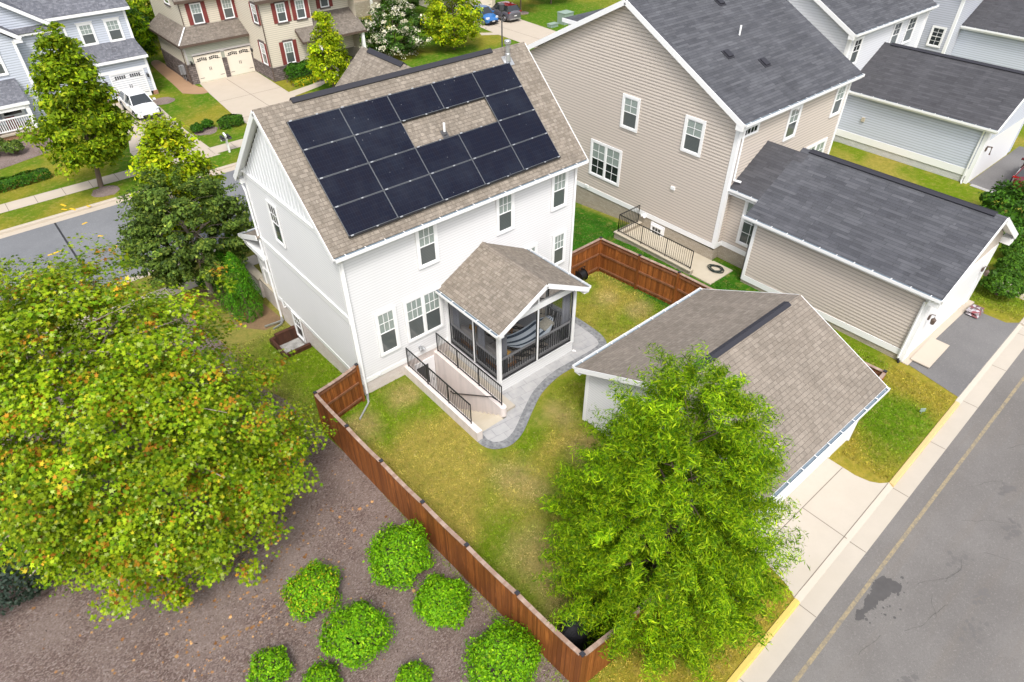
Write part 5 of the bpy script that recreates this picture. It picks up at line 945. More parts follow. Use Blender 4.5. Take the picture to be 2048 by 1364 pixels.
# ---------------------------------------------------------------- houses across the street
def gdoor(par, x0, x1, y, z0, z1, mat, arch=False):
    m = MB(); m.box((x0, y-.012, z0), (x1, y+.04, z1)); d = m.build('garage_door', mat, par); m = MB(); n = 4
    for k in range(1, n): m.box((x0, y-.018, z0+(z1-z0)*k/n-.008), (x1, y-.0125, z0+(z1-z0)*k/n+.008))
    m.box((x0-.09, y-.05, z0), (x0, y-.0, z1+.09)); m.box((x1, y-.05, z0), (x1+.09, y, z1+.09)); m.box((x0, y-.05, z1), (x1, y, z1+.09)); m.build('door_frame', mat, d); m = MB(); w = (x1-x0)
    for c in (.27, .73):
        for i in range(5):
            for j in range(2):
                xx = x0+w*c+(i-2)*.16; dz = -.03*abs(i-2) if arch else 0; m.box((xx-.06, y-.022, z1-.24-j*.13+dz), (xx+.06, y-.013, z1-.14-j*.13+dz))
    m.build('lites', 'black', d); m = MB()
    for s in (-1, 1): m.box((x0+w/2+s*.07-.015, y-.04, z0+.85), (x0+w/2+s*.07+.015, y-.013, z0+1.12))
    for z in (z0+.32, z1-.42):
        for xx in (x0+.03, x1-.38): m.box((xx, y-.024, z), (xx+.35, y-.013, z+.03))
    m.build('handle', 'black', d)
def lamp(par, x, y, z):
    m = MB(); m.box((x-.05, y-.08, z-.05), (x+.05, y-.01, z+.1)); m.tube([(x, y-.18, z+.12), (x, y-.18, z+.05), (x, y-.18, z-.18)], [.03, .10, .07], 6); m.build('wall_lamp', 'black', par)
def front_white():
    t = thing('house', (1.5, 46, -.6), 'pale grey sided house with a porch across the street, behind the white hatchback', 'house'); G = -.6; m = MB()
    siding(m, [(0, G+.3), (5.6, G+.3), (5.6, 5.6), (0, 5.6)], (-.1, 43.6, 0), X, nY, .16, .024); siding(m, [(0, G+.3), (4.15, G+.3), (4.15, 2.5), (0, 2.5)], (1.4, 42.23, 0), X, nY, .16, .022); siding(m, [(0, G), (2.5, G), (2.5, 5.2), (0, 5.2)], (-2.5, 42.6, 0), X, nY, .16, .024); siding(m, [(0, 5.45), (9.6, 5.45), (4.8, 8.7)], (-9.4, 42.75, 0), X, nY, .16, .024); siding(m, [(0, G), (6, G), (6, 5.2), (3.3, 7.4), (0, 5.2)], (-8.5, 41.25, 0), X, nY, .16, .024)
    siding(m, [(42.23, G), (43.6, G), (43.6, 3.4), (42.23, 2.4)], (5.55, 0, 0), Y, X); siding(m, [(43.6, G), (53, G), (53, 5.6), (48.3, 9), (43.6, 5.6)], (5.5, 0, 0), Y, X); siding(m, [(-9, G), (5.5, G), (5.5, 5.6), (-9, 5.6)], (0, 53, 0), X, Y); siding(m, [(41.25, G), (53, G), (53, 5.2), (41.25, 5.2)], (-8.5, 0, 0), Y, nX); siding(m, [(41.25, G), (42.6, G), (42.6, 5.2), (41.25, 5.2)], (-2.5, 0, 0), Y, X); siding(m, [(42.6, G), (43.6, G), (43.6, 5.2), (42.6, 5.2)], (-.1, 0, 0), Y, X); m.build('wall', 'bluev', t)
    m = MB(); m.slab([(-10, 43.15, 5.72), (5.85, 43.15, 5.72), (5.85, 48.3, 9.0), (-10, 48.3, 9.0)], .1); m.slab([(-10, 48.3, 9), (5.85, 48.3, 9), (5.85, 53.4, 5.72), (-10, 53.4, 5.72)], .1); m.slab([(-4.6, 42.35, 8.95), (-4.6, 48, 8.95), (.35, 48, 5.45), (.35, 42.35, 5.45)], .1); m.slab([(-9.6, 42.35, 5.45), (-9.6, 48, 5.45), (-4.6, 48, 8.95), (-4.6, 42.35, 8.95)], .1); m.slab([(-5.3, 40.9, 7.7), (-5.3, 45, 7.7), (-2.05, 45, 5.3), (-2.05, 40.9, 5.3)], .1); m.slab([(-8.7, 40.9, 5.2), (-8.7, 45, 5.2), (-5.3, 45, 7.7), (-5.3, 40.9, 7.7)], .1)
    m.slab([(1.1, 41.9, 2.5), (5.72, 41.9, 2.5), (5.5, 43.58, 3.42), (1.1, 43.58, 3.42)], .09); m.slab([(-2.45, 42.25, 5.2), (.3, 42.25, 5.2), (.2, 42.74, 5.5), (-2.45, 42.74, 5.5)], .05); m.slab([(-9.4, 39.0, 1.75), (-3.4, 39.0, 1.75), (-3.4, 41.24, 2.75), (-9.4, 41.24, 2.75)], .09); m.build('roof', 'sh_far', t)
    m = MB(); m.bar((-4.6, 42.33, 8.85), (.36, 42.33, 5.35), .03, .24); m.bar((-5.3, 40.88, 7.6), (-2.04, 40.88, 5.2), .03, .24); m.box((-.2, 43.13, 5.5), (5.86, 43.16, 5.70)); m.box((1.1, 41.88, 2.3), (5.73, 41.91, 2.5)); m.box((-9.4, 38.98, 1.55), (-3.38, 39.01, 1.76)); m.box((-2.4, 42.3, 5.02), (.36, 42.33, 5.2)); m.box((-.4, 42.3, 5.05), (.36, 42.7, 5.12)); m.box((-2.5, 40.9, 4.95), (-2.02, 41.3, 5.2)); m.box((-9.4, 39.05, 1.3), (-3.5, 39.25, 1.6)); m.box((1.35, 42.18, 1.50), (5.56, 42.22, 1.72)); m.build('fascia', 'trim', t)
    m = MB(); m.box((5.38, 43.57, 3.0), (5.55, 43.62, 5.6)); m.box((5.42, 42.19, -.3), (5.6, 42.24, 2.4)); m.box((-.12, 42.56, G), (.06, 42.62, 5.1)); m.box((-2.62, 41.2, G), (-2.44, 41.27, 5.1)); m.box((1.36, 42.19, -.3), (1.5, 42.24, 2.4)); m.box((-.1, 43.56, 3.2), (5.5, 43.6, 3.36)); m.build('corner_board', 'trim', t)
    m = MB(); m.box((5.3, 42.15, G), (5.64, 42.4, -.28)); m.box((1.3, 42.16, G), (1.9, 42.3, -.28)); m.box((-9.4, 39.1, G), (-3.6, 41.2, -.25)); m.build('brick_base', 'brick_red', t); m = MB(); m.box((-9.4, 39.0, -.25), (-3.5, 41.2, -.12)); m.build('porch_floor', 'conc2', t)
    gdoor(t, 2.66, 5.04, 42.22, G, 1.40, 'doorw'); lamp(t, 5.28, 42.22, 1.0); lamp(t, 2.2, 42.22, 1.0)
    for a, z0, b, z1, O in ((.08, 3.42, 1.15, 5.0, 43.6), (1.92, 3.40, 3.0, 4.98, 43.6), (3.80, 3.38, 4.92, 4.98, 43.6), (-4.7, 3.05, -3.62, 4.6, 41.25), (-5.2, .3, -3.75, 1.3, 41.25)): window(t, (0, O, 0), X, nY, a, z0, b, z1, 1, (3, 2) if z0 > 1 else None, .13, ('blind', 'screen') if z0 > 1 else ('glass', 'glass'), head=True)
    m = MB(); m.box((-6.0, 39.12, .78), (-3.7, 39.22, .86)); m.box((-6.0, 39.13, .0), (-3.7, 39.2, .07))
    for i in range(17): m.box((-5.95+i*.14, 39.14, .07), (-5.90+i*.14, 39.19, .78))
    m.build('porch_railing', 'trim', t); m = MB(); m.box((-3.75, 39.05, -.12), (-3.5, 39.3, 1.5)); m.box((-6.25, 39.05, .6), (-6.02, 39.3, 1.5)); m.build('porch_post', 'trim', t); m = MB(); m.box((-6.4, 38.98, -.6), (-5.95, 39.4, .6)); m.build('pier', 'brick_red', t)
    m = MB(); m.obox((-4.85, 39.75, .05), X, Y, Z, .3, .25, .04); m.obox((-4.85, 40.0, .35), X, V(0, .3, 1).normalized(), V(0, -1, .3).normalized(), .3, .35, .03)
    for sx in (-1, 1): m.box((-4.85+sx*.3-.03, 39.5, -.12), (-4.85+sx*.3+.03, 40.0, .25))
    tag(rehome(m.build('porch_chair', 'redshut'), (-4.85, 39.75, -.12)), 'dark red chair on the porch of the pale grey house', 'chair')
front_white()
def shutters(par, O, U, N, a, z0, b, z1, w=.34):
    O, U, N = map(Vector, (O, U, N))
    for u0, u1 in ((a-w-.02, a-.02), (b+.02, b+w+.02)):
        m = MB(); P = lambda u, z, d: O+U*u+Z*z+N*d
        def b_(ua, za, ub, zb, d0, d1): m.obox(P((ua+ub)/2, (za+zb)/2, (d0+d1)/2), U, N, Z, abs(ub-ua)/2, abs(d1-d0)/2, abs(zb-za)/2)
        b_(u0, z0-.04, u1, z1+.06, .02, .05)
        for k in range(3): b_(u0+(u1-u0)*k/3+.012, z0-.02, u0+(u1-u0)*(k+1)/3-.012, z1+.04, .05, .058)
        for z in (z0+(z1-z0)*.2, z0+(z1-z0)*.8): b_(u0+.01, z-.05, u1-.01, z+.05, .058, .072)
        m.build('shutter', 'redshut', par)
def front_tan():
    t = thing('house', (15, 45, -.6), 'cream sided house with red shutters and two garage doors across the street', 'house'); G = -.6; m = MB()
    siding(m, [(0, 2.9), (4.6, 2.9), (4.6, 5.5), (0, 5.5)], (9.6, 43.8, 0), X, nY, .15, .024); siding(m, [(0, 2.9), (8, 2.9), (8, 5.5), (0, 5.5)], (9.6, 51.8, 0), nY, nX, .15, .024); siding(m, [(0, .95), (6.5, .95), (6.5, 2.5), (0, 2.5)], (8.61, 49.0, 0), nY, nX, .15, .024); siding(m, [(0, .42), (5.1, .42), (5.1, 5.6), (0, 5.6)], (14.12, 43.8, 0), nY, nX, .15, .024); siding(m, [(0, .42), (4.3, .42), (4.3, 5.6), (0, 5.6)], (14.12, 38.7, 0), X, nY, .15, .024); siding(m, [(0, .42), (4.15, .42), (4.15, 5.6), (0, 5.6)], (18.42, 39.9, 0), X, nY, .15, .024)
    siding(m, [(38.7, G), (50, G), (50, 5.6), (38.7, 5.6)], (22.57, 0, 0), Y, X); siding(m, [(38.7, G), (39.9, G), (39.9, 5.6), (38.7, 5.6)], (18.42, 0, 0), Y, X); siding(m, [(9.6, G), (22.57, G), (22.57, 5.6), (9.6, 5.6)], (0, 51.8, 0), X, Y); m.build('wall', 'cream', t)
    m = MB(); siding(m, [(0, 1.5), (5.5, 1.5), (5.5, 2.45), (0, 2.45)], (8.61, 42.5, 0), X, nY, .11, .016); siding(m, [(0, G), (.5, G), (.5, 1.6), (0, 1.6)], (8.61, 42.5, 0), X, nY); siding(m, [(2.8, G), (3.2, G), (3.2, 1.6), (2.8, 1.6)], (8.61, 42.5, 0), X, nY); m.build('garage_gable', 'sage', t)
    m = MB()
    for a, b in ((8.58, 9.14), (11.44, 11.82), (13.99, 14.1)): m.box((a, 42.40, G), (b, 42.49, .92))
    m.box((8.52, 42.47, G), (8.60, 49.0, .95)); m.box((14.04, 38.62, G), (14.11, 42.5, .42)); m.box((14.11, 38.60, G), (18.45, 38.69, .42)); m.build('stone_base', 'stone', t); m = MB(); m.box((8.48, 42.38, -.36), (8.53, 49, -.30)); m.box((14.0, 38.6, .42), (14.11, 42.5, .50)); m.box((14.0, 38.58, .42), (18.45, 38.68, .50)); m.box((8.5, 42.36, .92), (9.16, 42.49, .98)); m.box((11.42, 42.36, .92), (11.84, 42.49, .98)); m.build('stone_cap', 'stone', t)
    m = MB(); m.slab([(8.25, 42.15, 2.55), (14.3, 42.15, 2.55), (14.12, 43.79, 3.45), (9.59, 43.79, 3.45)], .09); m.slab([(8.25, 50.2, 2.55), (8.25, 42.15, 2.55), (9.59, 43.79, 3.45), (9.59, 50.2, 3.45)], .09); m.slab([(9.2, 43.4, 5.45), (14.2, 43.4, 5.45), (14.2, 47.8, 8.2), (9.2, 47.8, 8.2)], .1); m.slab([(9.2, 47.8, 8.2), (14.2, 47.8, 8.2), (14.2, 52.2, 5.45), (9.2, 52.2, 5.45)], .1); m.slab([(13.75, 38.3, 5.65), (22.9, 38.3, 5.65), (22.9, 45, 9.4), (13.75, 45, 9.4)], .1); m.slab([(13.75, 45, 9.4), (22.9, 45, 9.4), (22.9, 52.2, 5.65), (13.75, 52.2, 5.65)], .1)
    m.slab([(16.75, 37.5, 2.30), (22.75, 37.5, 2.30), (22.75, 39.89, 3.75), (18.41, 39.89, 3.75), (18.2, 38.69, 3.1), (16.75, 38.69, 3.1)], .08); rf = m.build('roof', 'sh_umber', t); m = MB(); m.bar((8.28, 42.18, 2.60), (9.58, 43.77, 3.50), .10, .02); m.build('hip_flashing', 'trim', rf)
    m = MB(); m.box((8.22, 42.12, 2.36), (14.3, 42.15, 2.54)); m.box((8.22, 42.12, 2.36), (8.25, 50.2, 2.54)); m.box((9.17, 43.36, 5.25), (14.1, 43.4, 5.44)); m.box((13.7, 38.26, 5.42), (22.9, 38.3, 5.64)); m.box((16.75, 37.46, 2.12), (22.75, 37.5, 2.29)); m.bar((16.72, 37.5, 2.2), (16.72, 38.68, 3.0), .03, .18); m.bar((8.4, 42.35, 2.3), (8.45, 42.42, -.5), .06, .06); m.bar((14.06, 38.62, 5.4), (14.06, 38.62, G), .06, .06); m.bar((9.56, 43.74, 5.3), (9.56, 43.74, 3.5), .06, .06); m.build('gutter', 'brownm', t)
    m = MB(); m.box((9.1, 42.44, 1.50), (14.1, 42.492, 1.70)); m.box((8.58, 42.46, .92), (8.72, 42.492, 2.3)); m.build('trim_board', 'sofa', t)
    gdoor(t, 9.24, 11.37, 42.49, G, 1.48, 'doorc', True); gdoor(t, 11.86, 13.94, 42.49, G, 1.48, 'doorc', True); lamp(t, 8.85, 42.4, 1.15); lamp(t, 14.02, 42.38, 1.25)
    for O, U, N, a, z0, b, z1, sh in (((0, 43.8, 0), X, nY, 10.42, 3.55, 11.3, 5.08, 1), ((0, 43.8, 0), X, nY, 13.0, 3.55, 13.86, 5.08, 1), ((0, 38.7, 0), X, nY, 15.47, 3.80, 16.27, 5.22, 1), ((0, 38.7, 0), X, nY, 17.15, 3.80, 17.95, 5.22, 1), ((0, 38.7, 0), X, nY, 15.48, .58, 16.28, 2.27, 1), ((0, 39.9, 0), X, nY, 19.95, 4.05, 20.75, 5.4, 1), ((14.12, 0, 0), nY, nX, -40.15, .58, -39.25, 2.3, 1), ((14.12, 0, 0), nY, nX, -40.15, 3.8, -39.25, 5.22, 1), ((9.6, 0, 0), nY, nX, -47.2, 4.75, -46.0, 5.4, 0)):
        f = window(t, O, U, N, a, z0, b, z1, 1, (3, 2), .05, ('blind', 'screen'))
        if sh: shutters(t, O, U, N, a, z0, b, z1)
        O, U, N = map(Vector, (O, U, N)); m = MB(); m.obox(O+U*(a+b)/2+Z*(z1+.09)+N*.04, U, N, Z, (b-a)/2+.06, .04, .08); m.obox(O+U*(a+b)/2+Z*(z0-.07)+N*.05, U, N, Z, (b-a)/2+.1, .05, .06); m.build('sill', 'stone', f)
    m = MB(); m.box((18.18, 37.6, .35), (18.42, 37.85, 2.2)); m.box((22.3, 37.6, .35), (22.54, 37.85, 2.2)); m.build('porch_post', 'trim', t); m = MB(); m.box((18.1, 37.52, G), (18.5, 37.93, .35)); m.box((22.22, 37.52, G), (22.62, 37.93, .35)); m.box((18.45, 37.6, G), (22.5, 39.85, -.42)); m.build('porch_base', 'stone', t)
    m = MB(); m.box((19.0, 39.85, -.42), (19.9, 39.89, 1.7)); m.build('door', 'brownm', t)
    m = MB(); m.box((8.30, 43.35, .05), (8.50, 43.75, .75)); m.box((8.25, 43.95, -.1), (8.50, 44.2, .6)); m.tube([(8.42, 43.55, .05), (8.42, 43.55, -.55)], .03, 6); m.tube([(8.42, 44.1, -.1), (8.42, 44.1, -.55)], .03, 6); m.build('meter_box', 'grey', t)
front_tan()
t = thing('house', (28, 57, -.6), 'tan sided house with a brown brick base glimpsed above the flowering tree', 'house'); m = MB(); siding(m, [(0, .9), (9.5, .9), (9.5, 6), (0, 6)], (24.2, 52.6, 0), X, nY, .15, .024); siding(m, [(0, .9), (6, .9), (6, 6), (0, 6)], (24.2, 58.6, 0), nY, nX, .15, .024); m.build('wall', 'beige', t); m = MB(); m.box((24.15, 52.5, -.6), (33.7, 58.5, .9)); m.build('foundation', 'brick_tan', t); window(t, (0, 52.6, 0), X, nY, 26.2, 1.2, 28.0, 3.1, 2, (2, 2), .12, ('blind', 'screen')); m = MB(); gable_house_roof(m, 23.8, 34.1, 52.2, 59, 55.6, 8.5, 6); m.build('roof', 'sh_umber', t); m = MB(); m.box((31, 50.8, -.6), (31.2, 51, 2.2)); m.build('porch_post', 'trim', t)
t = thing('house', (42, 49.5, -.6), 'beige sided house with a pale garage door behind the two parked cars', 'house'); m = MB(); siding(m, [(0, 2.0), (6.4, 2.0), (6.4, 6), (0, 6)], (38.2, 46.5, 0), X, nY, .15, .024); siding(m, [(0, -.5), (6, -.5), (6, 6), (0, 6)], (38.2, 52.5, 0), nY, nX, .15, .024); siding(m, [(46.5, -.6), (52, -.6), (52, 6), (46.5, 6)], (44.6, 0, 0), Y, X); siding(m, [(0, -.6), (.4, -.6), (.4, 2), (0, 2)], (38.2, 46.5, 0), X, nY); siding(m, [(5.9, -.6), (6.4, -.6), (6.4, 2), (5.9, 2)], (38.2, 46.5, 0), X, nY); m.build('wall', 'cream', t); gdoor(t, 38.7, 44.0, 46.48, -.6, 1.9, 'doorc'); m = MB(); gable_house_roof(m, 37.8, 45, 46.1, 53, 49.6, 8.5, 6); m.slab([(33.5, 42.7, 2.6), (39.3, 42.7, 2.6), (39.3, 46.4, 3.6), (33.5, 46.4, 3.6)], .1); m.build('roof', 'sh_umber', t); m = MB(); m.box((38.88, 42.88, -.6), (39.12, 43.12, 2.5)); m.box((38.8, 42.8, -.6), (39.2, 43.2, -.25)); m.build('porch_column', 'cream', t)
# ---------------------------------------------------------------- small street things
t = thing('mailbox', (5.45, 27.15, -.6), 'pair of black mailboxes on one white post by the front street', 'mailbox'); m = MB(); m.box((5.40, 27.1, -.6), (5.51, 27.21, .42)); m.box((5.12, 27.11, .26), (5.79, 27.2, .33)); m.build('post', 'trim', t)
for x in (5.25, 5.66):
    m = MB(); P = [(-.11, 0), (.11, 0), (.11, .13)]+[(math.cos(a)*.11, .13+math.sin(a)*.10) for a in np.linspace(.3, math.pi-.3, 6)]+[(-.11, .13)]; m.prism(P, (x, 26.88, .33), X, Z, Y, .52); b = m.build('box', 'black', t); m = MB(); m.box((x-.10, 26.865, .34), (x+.10, 26.878, .48)); m.build('box_door', 'darkgrey', b)
m = MB(); m.obox((5.45, 27.15, .60), X, V(0, .9, .3).normalized(), V(0, -.3, .9).normalized(), .05, .2, .06); m.build('paper_box', 'trim', t)
t = thing('street_lamp', (29.6, 27.2, -.6), 'tall dark green street lamp beyond the roof ridge', 'street lamp'); m = MB(); m.tube([(29.6, 27.2, -.6), (29.6, 27.2, -.1), (29.6, 27.2, 0), (29.6, 27.2, 4.5)], [.14, .12, .07, .055], 10); m.build('pole', 'darkgrey', t); m = MB(); m.tube([(29.6, 27.2, 4.5), (29.6, 27.2, 4.6), (29.6, 27.2, 4.95), (29.6, 27.2, 5.02), (29.6, 27.2, 5.15)], [.08, .17, .24, .26, .04], 10); m.build('lantern', 'darkgrey', t)
m = MB(); m.box((44.9, 35.4, -.6), (46.2, 36.5, .45)); m.box((44.86, 35.36, .45), (46.24, 36.54, .52)); tag(rehome(m.build('transformer_box', 'boxgreen', bevel=.04), (45.5, 36, -.6)), 'large green utility transformer box near the tan gable', 'utility box'); m = MB(); m.box((43.1, 35.5, -.6), (44.1, 36.1, -.32)); m.box((43.06, 35.46, -.32), (44.14, 36.14, -.26)); tag(rehome(m.build('utility_pedestal', 'boxgreen', bevel=.03), (43.6, 35.8, -.6)), 'low green utility box on the grass', 'utility box')
m = MB(); m.box((18.05, -13.5, .03), (20.2, -12.75, .075)); o = m.build('plywood_sheet', 'ply'); rehome(o, (19.1, -13.1, .03)); o.rotation_euler = (0, R_(1.5), R_(2.0)); tag(o, 'weathered plywood sheet lying on the asphalt driveway', 'board')
m = MB(); m.box((17.55, -13.75, .017), (18.6, -13.6, .022)); 
for k, (dx, dy, dz, lab) in enumerate(((0, 0, 0, 'printed bag of garden soil lowest on the driveway edge, under another bag'), (.03, .05, .13, 'printed bag of garden soil lying on top of another bag'))):
    m = MB(); n = 8; L, Wd = .80, .5; c = V(23.38+dx, -13.22+dy, .02+dz)
    for i in range(n):
        for j in range(n):
            q = []
            for di, dj in ((0, 0), (1, 0), (1, 1), (0, 1)): u, v = (i+di)/n*2-1, (j+dj)/n*2-1; q.append((u, v, .065*max(0, (1-u**4)*(1-v**4))**.5+.008*math.sin(u*9+k)*math.cos(v*7)))
            m.face([c+V(u*L/2, v*Wd/2, .065+h) for u, v, h in q]); m.face([c+V(u*L/2, v*Wd/2, .065-max(h, 0)) for u, v, h in q][::-1])
    tag(rehome(m.build('soil_bag', 'bag', smooth=True), c), lab, 'bag', 'garden soil bags on the driveway')
t = thing('grill', (-.35, -12.0, 0), 'barbecue grill under a black fabric cover in the fence corner', 'grill'); m = MB(); prof = [(.0, .78, .36), (.75, .74, .34), (.86, .68, .32), (1.05, .45, .28), (1.15, .36, .2)]
R0 = None
for z, hx, hy in prof:
    ring = [V(-.35+math.cos(a)*hx*(1+.05*math.sin(a*7+z*5))*(abs(math.cos(a))**-.35 if False else 1), -12.1+math.sin(a)*hy*1.15*(1+.06*math.sin(a*9)), z) for a in np.linspace(0, 2*math.pi, 28, endpoint=False)]
    if R0:
        for i in range(28): j = (i+1) % 28; m.face([R0[i], R0[j], ring[j], ring[i]])
    R0 = ring
m.face(R0); m.build('cover', 'cover', t, smooth=False); m = MB(); m.box((-1.02, -12.4, 0), (-.86, -11.7, .35)); m.build('side_wheel', 'darkgrey', t)
t = thing('hose_reel', (11.75, .42, 0), 'black hose reel cart against the fence beside the white house', 'hose reel'); m = MB(); m.tube([(11.55, .05, .02), (11.55, -.05, .9), (11.95, -.05, .9), (11.95, .05, .02)], .02, 6); m.build('frame', 'black', t); m = MB(); m.tube([(11.58, -.02, .45), (11.92, -.02, .45)], .24, 14); m.build('drum', 'black', t); m = MB(); m.tube([(11.56, -.02, .45), (11.565, -.02, .45)], .3, 14); m.tube([(11.935, -.02, .45), (11.94, -.02, .45)], .3, 14); m.build('flange', 'black', t)
m = MB(); m.obox((15.3, -14.45, .22), V(.6, .8, 0), V(-.8, .6, 0), Z, .012, .10, .08); m.tube([(15.3, -14.45, 0), (15.3, -14.45, .2)], .008, 5); tag(rehome(m.build('yard_sign', 'boxgreen'), (15.3, -14.45, 0)), 'tiny pale green yard flag in the grass strip', 'sign')
# ---------------------------------------------------------------- cars
def car(loc, rz, label, paint, L=4.5, Wd=1.78, H=1.46, roofm=None, suv=False):
    t = thing('parked_car', loc, label, 'car'); t['_o'] = (0, 0, 0); hw = Wd/2; g = .19; b = H-1.46
    # stations from nose (0) to tail (1): (x, sill z, belt z, crown z, half width scale)
    ST = [(0, .32, .52, .54, .62), (.015, .22, .62, .64, .80), (.06, g, .70+b*.5, .74+b*.5, .92), (.16, g, .80+b*.5, .88+b*.5, .985), (.27, g, .87+b*.6, .98+b*.6, 1), (.45, g, .90+b*.6, .93+b*.6, 1), (.65, g, .93+b*.6, .95+b*.6, 1), (.82, g, .97+b*.6, 1.02+b*.7, .99), (.93, .22, .98+b*.6, 1.08+b*.7, .95), (.985, .28, .92+b*.6, 1.0+b*.6, .86), (1, .36, .8, .86, .74)]
    m = MB(); rings = []
    for f, zs, zb, zc, ws in ST:
        y = -L/2+f*L; w = hw*ws; rings.append([V(-w*.88, y, zs), V(-w, y, zs+.12), V(-w*1.0, y, (zs+zb)/2+.08), V(-w*.95, y, zb), V(-w*.80, y, zb+(zc-zb)*.55), V(-w*.4, y, zc), V(0, y, zc+.012), V(w*.4, y, zc), V(w*.80, y, zb+(zc-zb)*.55), V(w*.95, y, zb), V(w, y, (zs+zb)/2+.08), V(w, y, zs+.12), V(w*.88, y, zs)])
    for a, c in zip(rings, rings[1:]):
        for i in range(len(a)-1): m.face([a[i], c[i], c[i+1], a[i+1]])
    m.face(rings[0]); m.face(rings[-1][::-1])
    bd = m.build('body', paint, t, smooth=True); me = bd.data
    import bmesh as bmm
    bb = bmm.new(); bb.from_mesh(me); bmm.ops.remove_doubles(bb, verts=bb.verts, dist=.001); bmm.ops.recalc_face_normals(bb, faces=bb.faces); bb.to_mesh(me); bb.free(); me.polygons.foreach_set('use_smooth', [True]*len(me.polygons)); sub = bd.modifiers.new('sub', 'SUBSURF'); sub.levels = sub.render_levels = 1
    # glasshouse
    zt = H; xs = [(.25, .40), (.40, .415), (.60, .60), (.80 if not suv else .86, .74 if not suv else .80), (.93 if not suv else .97, .88 if not suv else .90)]
    zb = .88+b*.6; yb0, yb1 = -L/2+.255*L, -L/2+(.965 if suv else .97)*L; yt0, yt1 = -L/2+.40*L, -L/2+(.86 if suv else .80)*L; wb, wt = hw*.93, hw*.70
    B = [V(-wb*.88, yb0, zb+.06), V(wb*.88, yb0, zb+.06), V(wb*.92, yb1, zb+.10), V(-wb*.92, yb1, zb+.10)]; Bm = [V(wb, -L/2+.42*L, zb), V(wb, -L/2+.78*L, zb+.02), V(-wb, -L/2+.78*L, zb+.02), V(-wb, -L/2+.42*L, zb)]
    T = [V(-wt*.93, yt0, zt-.03), V(wt*.93, yt0, zt-.03), V(wt*.95, yt1, zt-.05), V(-wt*.95, yt1, zt-.05)]; Tm = [V(wt, -L/2+.52*L, zt-.01), V(-wt, -L/2+.52*L, zt-.01)]
    m = MB(); m.face([B[0], B[1], T[1], T[0]]); m.face([B[2], B[3], T[3], T[2]])
    for sgn, order in ((1, (B[1], Bm[0], Bm[1], B[2], T[2], Tm[0], T[1])), (-1, (B[0], Bm[3], Bm[2], B[3], T[3], Tm[1], T[0]))): P = list(order) if sgn > 0 else list(order)[::-1]; m.face(P)
    m.build('window', 'carglass', t); m = MB(); tp = [T[0], T[1], Tm[0], T[2], T[3], Tm[1]]; c = V(0, -L/2+.56*L, zt+.035)
    for i in range(6): m.face([tp[i]+Z*.004, tp[(i+1) % 6]+Z*.004, c])
    for i in range(6): m.face([tp[i]-Z*.03, tp[(i+1) % 6]-Z*.03, tp[(i+1) % 6]+Z*.004, tp[i]+Z*.004])
    m.build('car_roof', roofm or paint, t, smooth=False); m = MB()
    for a, e in ((B[0], T[0]), (B[1], T[1]), (B[2], T[2]), (B[3], T[3]), (V(wb*1.0, -L/2+.60*L, zb), V(wt*1.0, -L/2+.60*L, zt-.02)), (V(-wb*1.0, -L/2+.60*L, zb), V(-wt*1.0, -L/2+.60*L, zt-.02))): m.bar(a, e, .06, .05)
    m.build('pillar', paint if not roofm else 'black', t)
    r = .325+.02*suv
    for sx in (-1, 1):
        for f in (.185, .80):
            y = -L/2+f*L; m = MB(); x = sx*(hw-.10); m.tube([(x-sx*.11, y, r), (x-sx*.1, y, r), (x+sx*.09, y, r), (x+sx*.105, y, r)], [r*.93, r, r, r*.95], 20); w_ = m.build('wheel', 'tyre', t); m = MB(); xx = x+sx*.108; m.tube([(xx-sx*.02, y, r), (xx, y, r)], r*.18, 8)
            for k in range(5): a = k*2*math.pi/5; m.bar((xx, y, r), (xx, y+math.cos(a)*r*.66, r+math.sin(a)*r*.66), .05, .02, (1, 0, 0))
            ring = [(xx, y+math.cos(a)*r*.66, r+math.sin(a)*r*.66) for a in np.linspace(0, 2*math.pi, 17)]; m.tube(ring, .02, 5, False); m.build('rim', 'rim', w_)
            ar = MB(); ar.tube([(sx*(hw+.004)+sx*0, y+math.cos(a)*(r+.05), r+math.sin(a)*(r+.05)) for a in np.linspace(.05, math.pi-.05, 12)], .028, 5, False); ar.build('wheel_arch', 'black', t)
        m = MB(); m.obox((sx*(hw*.70), -L/2+.055*L, .70+b*.5), V(.8*1, sx*.55, .1).normalized(), V(-sx*.55, .8, .25).normalized(), Z, .20, .10, .055); m.build('headlight', 'lens', t, bevel=.02)
        m = MB(); m.obox((sx*(hw*.78), L/2-.06*L*.6, .92+b*.6), X, Y, Z, .17, .06, .06 if not suv else .05); m.build('tail_light', 'tail', t, bevel=.015)
        m = MB(); m.obox((sx*(hw+.09), -L/2+.335*L, .98+b*.6), X, Y, Z, .10, .06, .065); m.build('mirror', paint, t, bevel=.02)
    m = MB(); m.box((-.52, -L/2-.005, .30), (.52, -L/2+.06, .47)); m.box((-hw*.85, -L/2+.03, .235), (hw*.85, -L/2+.1, .30)); m.build('grille', 'black', t, bevel=.02); m = MB(); m.box((-.16, -L/2-.02, .38), (.16, -L/2-.006, .46)); m.box((-.16, L/2+.003, .62), (.16, L/2+.02, .70)); m.build('number_plate', 'plate', t)
    m = MB(); m.box((-hw*.8, L/2-.08, .3), (hw*.8, L/2+.01, .42)); m.build('rear_bumper', 'black' if not suv else 'rim', t, bevel=.02)
    t['_o'] = tuple(loc); t.rotation_euler = (0, 0, rz); return t
car((3.28, 38.75, -.584), R_(1.5), 'white hatchback parked nose out on the driveway across the street', 'car_white', 4.55, 1.78, 1.46)
car((39.35, 42.25, -.584), R_(-3), 'blue hatchback parked nose out on the far driveway', 'car_blue', 4.1, 1.72, 1.50)
